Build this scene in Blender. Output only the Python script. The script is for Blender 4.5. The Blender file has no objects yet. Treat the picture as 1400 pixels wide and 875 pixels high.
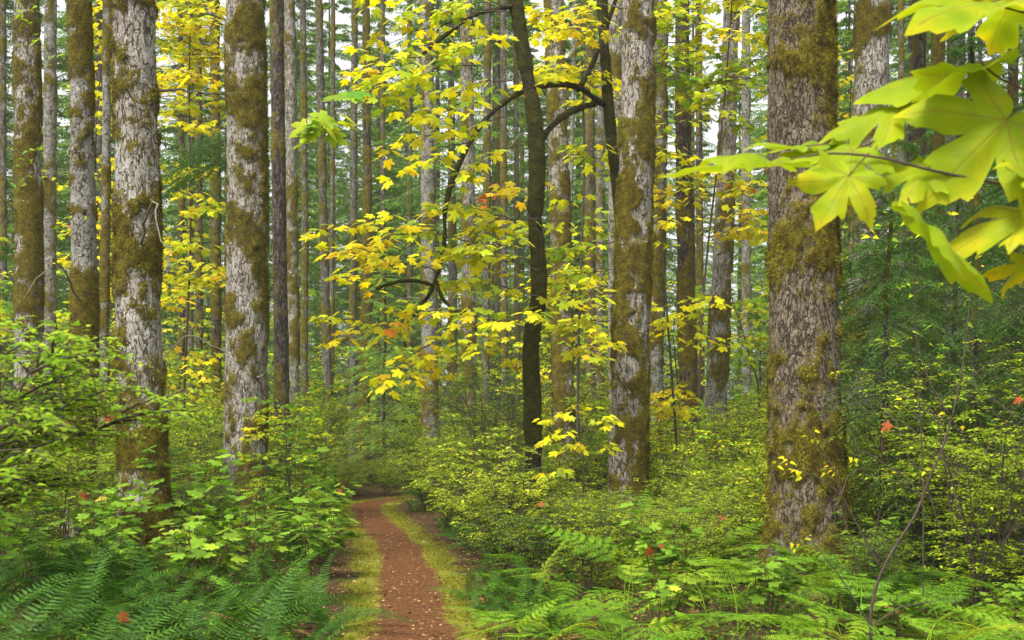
import bpy, math, random
import numpy as np
R_ = math.radians
HAZE = 0.0006
rng = np.random.default_rng(7)
random.seed(7)
SC = bpy.context.scene
COL = SC.collection

# ------------------------------------------------------------------ camera, world, sun, exposure
F = 1556.0; HZ = 590.0; EYE = 1.6
cam = bpy.data.objects.new('camera', bpy.data.cameras.new('camera'))
COL.objects.link(cam)
cam.location = (0, 0, EYE); cam.rotation_euler = (R_(90), 0, 0)
cam.data.sensor_width = 36; cam.data.lens = F * 36 / 1400
cam.data.shift_y = (HZ - 437.5) / 1400
cam.data.clip_start = 0.05; cam.data.clip_end = 2000
cam.data.dof.use_dof = True; cam.data.dof.focus_distance = 15; cam.data.dof.aperture_fstop = 7.0
SC.camera = cam
SC.render.engine = 'CYCLES'
cy = SC.cycles
cy.max_bounces = 7; cy.diffuse_bounces = 4; cy.glossy_bounces = 2; cy.transmission_bounces = 4
cy.transparent_max_bounces = 4; cy.volume_bounces = 1
cy.use_denoising = True
cy.use_adaptive_sampling = True; cy.adaptive_threshold = 0.015
cy.sample_clamp_indirect = 6
try:
    cy.denoiser = 'OPENIMAGEDENOISE'; cy.denoising_input_passes = 'RGB_ALBEDO_NORMAL'
    cy.denoising_prefilter = 'ACCURATE'
except Exception: pass
SUN_EL, SUN_AZ = 58, 215
w = bpy.data.worlds.new('World'); SC.world = w; w.use_nodes = True
nt = w.node_tree; bg = nt.nodes['Background']
sky = nt.nodes.new('ShaderNodeTexSky'); sky.sky_type = 'NISHITA'; sky.sun_disc = False
sky.sun_elevation = R_(SUN_EL); sky.sun_rotation = R_(SUN_AZ)
sky.air_density = 1.0; sky.dust_density = 3.0; sky.ozone_density = 1.0
hs = nt.nodes.new('ShaderNodeHueSaturation'); hs.inputs['Saturation'].default_value = 0.06
nt.links.new(sky.outputs[0], hs.inputs['Color']); nt.links.new(hs.outputs[0], bg.inputs['Color'])
bg.inputs['Strength'].default_value = 0.125
sd = bpy.data.lights.new('sun', 'SUN'); sd.energy = 2.2; sd.angle = R_(18); sd.color = (1, 0.94, 0.82)
sun = bpy.data.objects.new('sun', sd); COL.objects.link(sun)
sun.rotation_euler = (R_(90 - SUN_EL), 0, R_(180 - SUN_AZ))
vs = SC.view_settings
vs.view_transform = 'Standard'; vs.look = 'None'; vs.gamma = 1; vs.use_curve_mapping = False
vs.exposure = 1.33

def at(px, py, Y): return np.array([(px - 700) * Y / F, Y, EYE + (HZ - py) * Y / F])

# ------------------------------------------------------------------ numpy noise
def vnoise(p, seed=0):
    p = np.asarray(p, dtype=np.float64); i = np.floor(p).astype(np.int64); f = p - i
    f = f * f * (3 - 2 * f); out = 0
    for dx in (0, 1):
        for dy in (0, 1):
            for dz in (0, 1):
                h = ((i[..., 0] + dx) * 374761393 + (i[..., 1] + dy) * 668265263 + (i[..., 2] + dz) * 2147483647 + seed * 1013904223) & 0xffffffff
                h = ((h ^ (h >> 13)) * 1274126177) & 0xffffffff
                h = ((h ^ (h >> 16)) * 2246822519) & 0xffffffff
                v = ((h ^ (h >> 15)) & 0xffffff) / 16777215.0
                wgt = (f[..., 0] if dx else 1 - f[..., 0]) * (f[..., 1] if dy else 1 - f[..., 1]) * (f[..., 2] if dz else 1 - f[..., 2])
                out = out + v * wgt
    return out
def fbm(p, o=4, seed=0):
    a, s, t = 0.5, 0, 0
    p = np.asarray(p, dtype=np.float64)
    for k in range(o):
        s = s + a * vnoise(p, seed + k * 17); t += a; a *= 0.5; p = p * 2.03
    return s / t
def sstep(x, a, b):
    t = np.clip((x - a) / (b - a), 0, 1); return t * t * (3 - 2 * t)
def nrm(v): return v / (np.linalg.norm(v, axis=-1, keepdims=True) + 1e-9)

# ------------------------------------------------------------------ mesh building
class MB:
    def __init__(s): s.V = []; s.F = []; s.n = 0; s.A = {}; s.M = []; s.mi = 0
    def add(s, V, Fs, **attr):
        V = np.asarray(V, dtype=np.float32).reshape(-1, 3)
        if not isinstance(Fs, list): Fs = [Fs]
        for f in Fs: s.F.append(np.asarray(f, dtype=np.int32) + s.n); s.M.append(np.full(len(f), s.mi, np.int32))
        for k, a in attr.items():
            s.A.setdefault(k, []).append((s.n, np.broadcast_to(np.asarray(a, dtype=np.float32), (len(V),))))
        s.V.append(V); s.n += len(V)
    def mesh(s, name, mat, smooth=True):
        me = bpy.data.meshes.new(name)
        V = np.concatenate(s.V); me.vertices.add(len(V)); me.vertices.foreach_set('co', V.ravel())
        L = np.concatenate([f.ravel() for f in s.F]); T = np.concatenate([np.full(len(f), f.shape[1], np.int32) for f in s.F])
        me.loops.add(len(L)); me.loops.foreach_set('vertex_index', L)
        me.polygons.add(len(T)); st = np.concatenate([[0], np.cumsum(T)[:-1]]).astype(np.int32)
        me.polygons.foreach_set('loop_start', st); me.polygons.foreach_set('loop_total', T)
        if smooth: me.polygons.foreach_set('use_smooth', np.ones(len(T), dtype=bool))
        for k, lst in s.A.items():
            a = np.zeros(len(V), np.float32)
            for st_, x in lst: a[st_:st_ + len(x)] = x
            at_ = me.attributes.new(k, 'FLOAT', 'POINT'); at_.data.foreach_set('value', a)
        me.update(calc_edges=True)
        for q in (mat if isinstance(mat, list) else [mat]): me.materials.append(q)
        if isinstance(mat, list): me.polygons.foreach_set('material_index', np.concatenate(s.M))
        return me
    def obj(s, name, mat, parent=None, smooth=True):
        o = bpy.data.objects.new(name, s.mesh(name, mat, smooth)); COL.objects.link(o)
        if parent is not None: o.parent = parent
        return o

def empty(name, loc, rz=0):
    o = bpy.data.objects.new(name, None); COL.objects.link(o); o.empty_display_size = 0.2
    o.location = tuple(float(v) for v in loc); o.rotation_euler = (0, 0, rz); return o
def tag(o, label=None, cat=None, group=None, kind=None):
    if label: o['label'] = label
    if cat: o['category'] = cat
    if group: o['group'] = group
    if kind: o['kind'] = kind
    return o
KIDS = {}
def copy_tree(o, parent=None):
    c = o.copy(); COL.objects.link(c)
    if parent is not None: c.parent = parent
    for ch in KIDS.get(o.name, []): copy_tree(ch, c)
    return c
def reg(root):
    for o in bpy.data.objects:
        if o.parent is root:
            KIDS.setdefault(root.name, []).append(o)
    for ch in KIDS.get(root.name, []):
        for o in bpy.data.objects:
            if o.parent is ch: KIDS.setdefault(ch.name, []).append(o)

def tubes(P, R, k=4):
    """P (n,m,3), R (n,m) -> verts, faces of n open tubes"""
    P = np.asarray(P, float); R = np.asarray(R, float)
    n, m, _ = P.shape
    T = nrm(np.gradient(P, axis=1))
    ref = np.where(np.abs(T[:, :1, 2:3]) > 0.8, np.array([0, 1.0, 0]), np.array([0, 0, 1.0]))
    U = nrm(np.cross(T, np.broadcast_to(ref, T.shape))); W = np.cross(T, U)
    a = np.arange(k) * 2 * np.pi / k
    V = P[:, :, None, :] + R[:, :, None, None] * (np.cos(a)[None, None, :, None] * U[:, :, None, :] + np.sin(a)[None, None, :, None] * W[:, :, None, :])
    idx = np.arange(n * m * k).reshape(n, m, k); nx = np.roll(idx, -1, axis=2)
    Fc = np.stack([idx[:, :-1], nx[:, :-1], nx[:, 1:], idx[:, 1:]], -1).reshape(-1, 4)
    return V.reshape(-1, 3), Fc

def leaves(tV, tF, pos, axis, normal, scale):
    """copies of a template leaf (x side, y axis, z normal)"""
    pos = np.asarray(pos).reshape(-1, 3); n = len(pos)
    A = nrm(np.asarray(axis).reshape(-1, 3)); N = np.asarray(normal).reshape(-1, 3)
    S = nrm(np.cross(A, N)); N = np.cross(S, A)
    s = np.broadcast_to(np.asarray(scale, float), (n,))[:, None, None]
    V = pos[:, None, :] + s * (tV[None, :, 0:1] * S[:, None] + tV[None, :, 1:2] * A[:, None] + tV[None, :, 2:3] * N[:, None])
    k = len(tV); Fs = []
    for f in tF:
        Fs.append((f[None] + (np.arange(n) * k)[:, None, None]).reshape(-1, f.shape[1]))
    return V.reshape(-1, 3), Fs

# leaf templates -----------------------------------------------------
T_OV = (np.array([[0, 0, 0], [-.28, .45, .07], [0, 1, -.10], [.28, .45, .07]]), [np.array([[0, 2, 1], [0, 3, 2]])])
T_PIN = (np.array([[0, 0, 0], [-.105, .2, .01], [0, 1, -.16], [.105, .2, .01]]), [np.array([[0, 2, 1], [0, 3, 2]])])
T_NEE = (np.array([[0, 0, 0], [-.13, .5, 0], [0, 1, -.08], [.13, .5, 0]]), [np.array([[0, 3, 2, 1]])])
_o = [(0, 0), (-.16, .05), (-.3, .22), (-.22, .5), (-.08, .8), (0, 1), (.08, .8), (.22, .5), (.3, .22), (.16, .05)]
T_OV2 = (np.array([(x, y, abs(x) * .35 - .18 * y * y) for x, y in _o] + [(0, .3, 0), (0, .65, -.07)]),
         [np.array([[0, 10, 1, 1], [0, 9, 10, 10]])[:, :3], np.array([[1, 10, 2], [10, 11, 3], [10, 3, 2], [11, 4, 3], [11, 5, 4], [11, 6, 5], [11, 7, 6], [10, 7, 11], [10, 8, 7], [9, 8, 10]])])
# bigleaf maple: lobes with shoulder teeth, polar outline about the petiole joint
LOB = [(0, .90), (-50, .80), (50, .80), (-105, .50), (105, .50)]
def maple_outline(detail=1):
    pts = []
    seq = [(-168, .10), (-128, .36), (-105, .52), (-88, .42), (-76, .38), (-66, .60), (-50, .84), (-38, .62), (-27, .42),
           (-22, .66), (-11, .78), (0, .98), (11, .78), (22, .66), (27, .42), (38, .62), (50, .84), (66, .60), (76, .38), (88, .42), (105, .52), (128, .36), (168, .10)]
    if detail == 0:
        seq = [(-160, .15), (-105, .52), (-78, .38), (-50, .84), (-27, .42), (-14, .76), (0, .98), (14, .76), (27, .42), (50, .84), (78, .38), (105, .52), (160, .15)]
    if detail == 2:
        seq = [(-172, .08), (-150, .22), (-128, .40), (-120, .37), (-114, .54), (-106, .62), (-100, .52), (-92, .50), (-86, .37), (-79, .31), (-75, .44), (-71, .62), (-66, .63), (-62, .74), (-57, .75), (-51, .92),
               (-46, .77), (-41, .76), (-38, .64), (-34, .55), (-30, .40), (-27, .34), (-25, .47), (-23, .66), (-19, .76), (-14, .74), (-9, .86), (-5, .88), (0, 1.04)]
        seq = seq + [(-a, r) for a, r in seq[-2::-1]]
    return seq
def maple_template(detail, droop=.30):
    seq = maple_outline(detail)
    P = []
    for a, r in seq:
        t = R_(a); x, y = r * math.sin(t), r * math.cos(t)
        fold = .10 * math.cos(6.2 * t) * r
        P.append((x * .95, y, fold - droop * r * r))
    n = len(P); P.append((0, .12, .02))
    f = [[n, i + 1, i] for i in range(n - 1)] + [[n, 0, n - 1]]
    return (np.array(P), [np.array(f)])
T_MP0 = maple_template(0); T_MP1 = maple_template(1); T_MPflat = maple_template(1, .12)

# ------------------------------------------------------------------ materials
def mat_new(name):
    m = bpy.data.materials.new(name); m.use_nodes = True; t = m.node_tree; t.nodes.clear()
    return m, t, t.nodes.new('ShaderNodeOutputMaterial')
def nd(t, typ, **kw):
    n = t.nodes.new(typ)
    for k, v in kw.items():
        if hasattr(n, k): setattr(n, k, v)
        else: n.inputs[k].default_value = v
    return n
def ramp(t, stops, interp='LINEAR'):
    r = t.nodes.new('ShaderNodeValToRGB'); r.color_ramp.interpolation = interp
    while len(r.color_ramp.elements) < len(stops): r.color_ramp.elements.new(0.5)
    for e, (p, c) in zip(r.color_ramp.elements, stops):
        e.position = p; e.color = (*c, 1) if len(c) == 3 else c
    return r
def math_(t, op, a, b=None, clamp=False):
    n = t.nodes.new('ShaderNodeMath'); n.operation = op; n.use_clamp = clamp
    for i, x in enumerate((a, b)):
        if x is None: continue
        if isinstance(x, (int, float)): n.inputs[i].default_value = x
        else: t.links.new(x, n.inputs[i])
    return n.outputs[0]
def mixc(t, fac, a, b):
    n = t.nodes.new('ShaderNodeMix'); n.data_type = 'RGBA'
    for s_, x in ((n.inputs[0], fac), (n.inputs[6], a), (n.inputs[7], b)):
        if isinstance(x, (int, float)): s_.default_value = x
        elif isinstance(x, tuple): s_.default_value = (*x, 1)
        else: t.links.new(x, s_)
    return n.outputs[2]

def leaf_mat(name, stops, transl=.35, rough=.5, spec=.35, tint=(1, 1, .6), objvar=.25, hueattr=False, spots=False, veins=False):
    m, t, out = mat_new(name); L = t.links.new
    geo = nd(t, 'ShaderNodeNewGeometry'); oi = nd(t, 'ShaderNodeObjectInfo')
    isl = geo.outputs['Random Per Island']
    if hueattr:
        at_ = nd(t, 'ShaderNodeAttribute', attribute_name='hue')
        v = math_(t, 'ADD', at_.outputs['Fac'], math_(t, 'MULTIPLY', math_(t, 'SUBTRACT', isl, .5), .30))
    else:
        v = math_(t, 'ADD', math_(t, 'MULTIPLY', isl, 1 - objvar), math_(t, 'MULTIPLY', oi.outputs['Random'], objvar))
    if spots:
        tc = nd(t, 'ShaderNodeTexCoord'); nz = nd(t, 'ShaderNodeTexNoise', Scale=14.0, Detail=4.0)
        L(tc.outputs['Object'], nz.inputs['Vector'])
        v = math_(t, 'ADD', v, math_(t, 'MULTIPLY', math_(t, 'SUBTRACT', nz.outputs['Fac'], .5), .85))
        nz2 = nd(t, 'ShaderNodeTexNoise', Scale=55.0, Detail=4.0, Roughness=.7); L(tc.outputs['Object'], nz2.inputs['Vector'])
        spot = math_(t, 'MULTIPLY', math_(t, 'SUBTRACT', nz2.outputs['Fac'], .66), 14, True)
    r = ramp(t, stops); L(v, r.inputs[0]); c = r.outputs[0]
    if spots: c = mixc(t, math_(t, 'MULTIPLY', spot, .8), c, (.16, .07, .015))
    if veins:
        va = nd(t, 'ShaderNodeAttribute', attribute_name='vein')
        c = mixc(t, math_(t, 'MULTIPLY', va.outputs['Fac'], .75), c, (.20, .15, .025))
    # brightness jitter per leaf
    k = math_(t, 'ADD', math_(t, 'MULTIPLY', math_(t, 'FRACT', math_(t, 'MULTIPLY', isl, 37.7)), .75), .60)
    vm = nd(t, 'ShaderNodeVectorMath', operation='SCALE'); L(c, vm.inputs[0]); L(k, vm.inputs['Scale'])
    p = nd(t, 'ShaderNodeBsdfPrincipled', Roughness=rough); p.inputs['Specular IOR Level'].default_value = spec * .5
    L(vm.outputs[0], p.inputs['Base Color'])
    tr = nd(t, 'ShaderNodeBsdfTranslucent')
    tm = nd(t, 'ShaderNodeVectorMath', operation='MULTIPLY'); L(vm.outputs[0], tm.inputs[0]); tm.inputs[1].default_value = tuple(1.3 * x for x in tint)
    L(tm.outputs[0], tr.inputs['Color'])
    mx = nd(t, 'ShaderNodeMixShader'); mx.inputs[0].default_value = transl
    L(p.outputs[0], mx.inputs[1]); L(tr.outputs[0], mx.inputs[2]); L(mx.outputs[0], out.inputs[0])
    return m

def bark_mat(name, light, mid, fiss, scale=(22, 22, 7), crack=.05, mossc=((.030, .022, .005), (.125, .096, .009), (.25, .215, .018)), lichen=.5):
    m, t, out = mat_new(name); L = t.links.new
    tc = nd(t, 'ShaderNodeTexCoord')
    dn = nd(t, 'ShaderNodeTexNoise', Scale=7.0, Detail=3.0); L(tc.outputs['Object'], dn.inputs['Vector'])
    ds = nd(t, 'ShaderNodeVectorMath', operation='MULTIPLY_ADD'); L(dn.outputs['Color'], ds.inputs[0]); ds.inputs[1].default_value = (.05, .05, .12); L(tc.outputs['Object'], ds.inputs[2])
    def contour(sc, det, w0, wv):
        mp = nd(t, 'ShaderNodeMapping'); mp.inputs['Scale'].default_value = sc; L(ds.outputs[0], mp.inputs['Vector'])
        n = nd(t, 'ShaderNodeTexNoise', Scale=1.0, Detail=det, Roughness=.55); L(mp.outputs[0], n.inputs['Vector'])
        v = math_(t, 'ABSOLUTE', math_(t, 'SUBTRACT', n.outputs['Fac'], .5))
        r_ = nd(t, 'ShaderNodeMapRange', interpolation_type='SMOOTHSTEP'); L(v, r_.inputs[0]); r_.inputs[1].default_value = w0 * .25; L(wv, r_.inputs[2]); return r_.outputs[0]
    n1 = nd(t, 'ShaderNodeTexNoise', Scale=3.0, Detail=5.0, Roughness=.65); L(tc.outputs['Object'], n1.inputs['Vector'])
    n2 = nd(t, 'ShaderNodeTexNoise', Scale=60.0, Detail=3.0, Roughness=.7); L(tc.outputs['Object'], n2.inputs['Vector'])
    wd1 = math_(t, 'MULTIPLY', n1.outputs['Fac'], crack * 2.6)
    wd2 = math_(t, 'MULTIPLY', n1.outputs['Fac'], crack * 1.3)
    f1 = contour(tuple(scale), 2.0, crack, wd1)
    f2 = contour((scale[0] * .9, scale[1] * .9, scale[2] * 2.6), 1.0, crack * .5, wd2)
    f3 = contour((scale[0] * 2.1, scale[1] * 2.1, scale[2] * 2.0), 1.0, crack * .5, wd2)
    crk = math_(t, 'MULTIPLY', f1, math_(t, 'ADD', math_(t, 'MULTIPLY', math_(t, 'MULTIPLY', f2, f3), .65), .35))
    n5 = nd(t, 'ShaderNodeTexNoise', Scale=1.0, Detail=2.0); mp5 = nd(t, 'ShaderNodeMapping'); mp5.inputs['Scale'].default_value = tuple(x * 1.1 for x in scale); L(ds.outputs[0], mp5.inputs['Vector']); L(mp5.outputs[0], n5.inputs['Vector'])
    plate = mixc(t, math_(t, 'MULTIPLY', math_(t, 'SUBTRACT', n1.outputs['Fac'], .38), 3.4, True), light, mid)
    plate = mixc(t, math_(t, 'MULTIPLY', math_(t, 'SUBTRACT', n5.outputs['Fac'], .42), 3.0, True), plate, mid)
    sp = math_(t, 'MULTIPLY', math_(t, 'SUBTRACT', n2.outputs['Fac'], .5), 2.6, True)
    plate = mixc(t, sp, plate, tuple(x * .45 for x in mid))
    base = mixc(t, crk, fiss, plate)
    # moss
    ma = nd(t, 'ShaderNodeAttribute', attribute_name='moss')
    n3 = nd(t, 'ShaderNodeTexNoise', Scale=34.0, Detail=5.0, Roughness=.72); L(tc.outputs['Object'], n3.inputs['Vector'])
    n4 = nd(t, 'ShaderNodeTexNoise', Scale=110.0, Detail=2.0); L(tc.outputs['Object'], n4.inputs['Vector'])
    n6 = nd(t, 'ShaderNodeTexNoise', Scale=8.0, Detail=4.0, Roughness=.6); L(tc.outputs['Object'], n6.inputs['Vector'])
    mk = math_(t, 'ADD', ma.outputs['Fac'], math_(t, 'ADD', math_(t, 'MULTIPLY', math_(t, 'SUBTRACT', n3.outputs['Fac'], .5), 1.7), math_(t, 'ADD', math_(t, 'MULTIPLY', math_(t, 'SUBTRACT', n6.outputs['Fac'], .5), .9), math_(t, 'MULTIPLY', math_(t, 'SUBTRACT', 1.0, crk), .28))))
    mr = nd(t, 'ShaderNodeMapRange', interpolation_type='SMOOTHSTEP'); L(mk, mr.inputs[0]); mr.inputs[1].default_value = .44; mr.inputs[2].default_value = .58
    mc = ramp(t, [(.38, mossc[0]), (.50, mossc[1]), (.60, mossc[2])])
    mv = math_(t, 'ADD', math_(t, 'MULTIPLY', n3.outputs['Fac'], .5), math_(t, 'ADD', math_(t, 'MULTIPLY', n4.outputs['Fac'], .2), math_(t, 'MULTIPLY', n6.outputs['Fac'], .3))); L(mv, mc.inputs[0])
    col = mixc(t, mr.outputs[0], base, mc.outputs[0])
    p = nd(t, 'ShaderNodeBsdfPrincipled', Roughness=.85); p.inputs['Specular IOR Level'].default_value = .2
    L(col, p.inputs['Base Color'])
    hgt = math_(t, 'ADD', math_(t, 'MULTIPLY', crk, math_(t, 'SUBTRACT', 1.0, mr.outputs[0])), math_(t, 'MULTIPLY', n4.outputs['Fac'], math_(t, 'ADD', mr.outputs[0], .25)))
    hgt = math_(t, 'ADD', hgt, math_(t, 'MULTIPLY', mr.outputs[0], math_(t, 'ADD', n3.outputs['Fac'], .6)))
    bp = nd(t, 'ShaderNodeBump', Strength=.9, Distance=.04); L(hgt, bp.inputs['Height']); L(bp.outputs[0], p.inputs['Normal'])
    L(p.outputs[0], out.inputs[0])
    return m

def plain_mat(name, a, b, sc=20, rough=.8):
    m, t, out = mat_new(name); L = t.links.new
    tc = nd(t, 'ShaderNodeTexCoord'); n1 = nd(t, 'ShaderNodeTexNoise', Scale=float(sc), Detail=4.0); L(tc.outputs['Object'], n1.inputs['Vector'])
    r = ramp(t, [(.35, a), (.65, b)]); L(n1.outputs['Fac'], r.inputs[0])
    p = nd(t, 'ShaderNodeBsdfPrincipled', Roughness=rough); L(r.outputs[0], p.inputs['Base Color'])
    bp = nd(t, 'ShaderNodeBump', Strength=.6, Distance=.01); L(n1.outputs['Fac'], bp.inputs['Height']); L(bp.outputs[0], p.inputs['Normal'])
    L(p.outputs[0], out.inputs[0]); return m

M = {}
M['alder'] = bark_mat('pale_plated_bark', (.42, .41, .37), (.25, .225, .185), (.085, .055, .036), (13, 13, 4.2), .032)
M['smooth'] = bark_mat('smooth_grey_bark', (.33, .33, .30), (.19, .18, .155), (.07, .05, .035), (10, 10, 7), .022)
M['fir'] = bark_mat('furrowed_fir_bark', (.23, .195, .14), (.14, .112, .075), (.045, .03, .02), (16, 16, 6.0), .044)
M['dark'] = bark_mat('dark_furrowed_bark', (.20, .17, .15), (.10, .08, .07), (.03, .02, .016), (15, 15, 3), .07)
M['far'] = bark_mat('distant_grey_bark', (.26, .25, .22), (.15, .14, .12), (.06, .045, .035), (14, 14, 4), .05)
M['maplebark'] = bark_mat('mossy_maple_bark', (.06, .048, .034), (.04, .032, .022), (.015, .012, .008), (14, 14, 4), .06, ((.015, .014, .003), (.045, .043, .006), (.10, .096, .012)))
M['tuft'] = leaf_mat('moss_tufts', [(.1, (.036, .028, .005)), (.5, (.122, .102, .010)), (.9, (.27, .25, .022))], .2, .9, .05, (1, 1, .6), 0, True)
M['tuft_dark'] = leaf_mat('dark_moss_tufts', [(.1, (.014, .013, .003)), (.5, (.042, .040, .006)), (.9, (.13, .125, .014))], .2, .9, .05, (1, 1, .6), 0, True)
M['twig'] = plain_mat('dark_twig_bark', (.035, .022, .016), (.075, .05, .035), 40)
M['redtwig'] = plain_mat('reddish_twig_bark', (.055, .02, .013), (.12, .045, .028), 40)
M['deadtwig'] = plain_mat('lichened_dead_wood', (.10, .085, .06), (.20, .19, .13), 30)
M['maple'] = leaf_mat('autumn_maple_leaf', [(0, (.10, .26, .02)), (.3, (.34, .46, .02)), (.5, (.58, .59, .010)), (.78, (.76, .63, .010)), (.97, (.76, .42, .02)), (1, (.5, .16, .03))], .48, .5, .4, (1, .95, .5), 0, True)
M['nearmaple'] = leaf_mat('near_maple_leaf', [(0, (.12, .22, .008)), (.4, (.24, .31, .008)), (.75, (.46, .38, .010)), (1, (.55, .26, .02))], .45, .5, .2, (1, .95, .45), 0, True, True, True)
M['huck'] = leaf_mat('light_green_small_leaf', [(0, (.11, .20, .010)), (.4, (.23, .34, .013)), (.8, (.37, .46, .018)), (.96, (.54, .50, .03)), (1, (.6, .38, .04))], .38, .5, .22)
M['huckdark'] = leaf_mat('deep_green_small_leaf', [(0, (.030, .085, .006)), (.5, (.075, .165, .010)), (.9, (.23, .34, .015)), (.985, (.42, .38, .04)), (1, (.45, .10, .03))], .35, .5, .25)
M['huckyel'] = leaf_mat('yellowing_small_leaf', [(0, (.18, .30, .02)), (.5, (.32, .43, .025)), (.85, (.52, .50, .03)), (1, (.68, .42, .04))], .38, .5, .35)
M['thimble'] = leaf_mat('thimbleberry_leaf', [(0, (.07, .15, .012)), (.6, (.15, .28, .020)), (.93, (.27, .37, .025)), (.97, (.5, .40, .04)), (1, (.45, .12, .03))], .35, .5, .28, (.95, 1, .5), .3)
M['sword'] = leaf_mat('sword_fern_green', [(0, (.020, .062, .006)), (.7, (.050, .130, .011)), (1, (.11, .21, .014))], .28, .45, .3, (.9, 1, .5), .6)
M['bracken'] = leaf_mat('bracken_green', [(0, (.08, .20, .012)), (.7, (.19, .34, .018)), (1, (.40, .42, .03))], .35, .5, .25, (.95, 1, .5), .7)
M['browfern'] = leaf_mat('withered_fern_brown', [(0, (.16, .085, .03)), (1, (.30, .19, .06))], .3, .7, .2, (1, .8, .5), .5)
M['needle'] = leaf_mat('hemlock_needles', [(0, (.03, .095, .012)), (.6, (.065, .17, .020)), (1, (.12, .25, .03))], .3, .5, .2, (.9, 1, .6), .4)
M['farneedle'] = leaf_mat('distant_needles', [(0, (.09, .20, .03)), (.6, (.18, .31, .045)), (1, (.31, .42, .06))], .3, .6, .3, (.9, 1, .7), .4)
M['midleaf'] = leaf_mat('midstory_leaf', [(0, (.12, .25, .03)), (.5, (.26, .38, .035)), (.8, (.48, .50, .03)), (1, (.68, .50, .03))], .42, .5, .35, (1, 1, .5), .5)
M['litter'] = leaf_mat('fallen_leaf', [(0, (.09, .035, .015)), (.6, (.22, .10, .045)), (.9, (.42, .25, .13)), (1, (.55, .40, .10))], .1, .7, .2, (1, .8, .5), 0)
M['vergemoss'] = leaf_mat('verge_moss_green', [(0, (.10, .12, .012)), (.6, (.22, .23, .02)), (1, (.36, .33, .04))], .25, .8, .1, (1, 1, .6), 0)
M['nearbush'] = leaf_mat('near_bush_leaf', [(0, (.12, .26, .015)), (.6, (.24, .42, .025)), (1, (.42, .54, .06))], .55, .5, .3)
M['redleaf'] = leaf_mat('red_autumn_leaf', [(0, (.15, .028, .010)), (1, (.30, .085, .018))], .35, .5, .3, (1, .6, .4), .3)

def ground_mat():
    m, t, out = mat_new('forest_floor'); L = t.links.new
    tc = nd(t, 'ShaderNodeTexCoord'); n1 = nd(t, 'ShaderNodeTexNoise', Scale=1.3, Detail=6.0); L(tc.outputs['Object'], n1.inputs['Vector'])
    n2 = nd(t, 'ShaderNodeTexNoise', Scale=26.0, Detail=5.0, Roughness=.7); L(tc.outputs['Object'], n2.inputs['Vector'])
    soil = ramp(t, [(.3, (.028, .017, .010)), (.55, (.075, .042, .022)), (.75, (.13, .08, .04))]); L(n2.outputs['Fac'], soil.inputs[0])
    moss = ramp(t, [(.36, (.05, .055, .010)), (.5, (.13, .145, .015)), (.64, (.23, .23, .03))]); L(n2.outputs['Fac'], moss.inputs[0])
    va = nd(t, 'ShaderNodeAttribute', attribute_name='verge')
    k = math_(t, 'ADD', va.outputs['Fac'], math_(t, 'MULTIPLY', math_(t, 'SUBTRACT', n1.outputs['Fac'], .5), 1.2))
    mr = nd(t, 'ShaderNodeMapRange', interpolation_type='SMOOTHSTEP'); L(k, mr.inputs[0]); mr.inputs[1].default_value = .38; mr.inputs[2].default_value = .62
    c = mixc(t, mr.outputs[0], soil.outputs[0], moss.outputs[0])
    p = nd(t, 'ShaderNodeBsdfPrincipled', Roughness=.95); p.inputs['Specular IOR Level'].default_value = .1; L(c, p.inputs['Base Color'])
    bp = nd(t, 'ShaderNodeBump', Strength=.8, Distance=.03); L(n2.outputs['Fac'], bp.inputs['Height']); L(bp.outputs[0], p.inputs['Normal'])
    L(p.outputs[0], out.inputs[0]); return m
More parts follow.
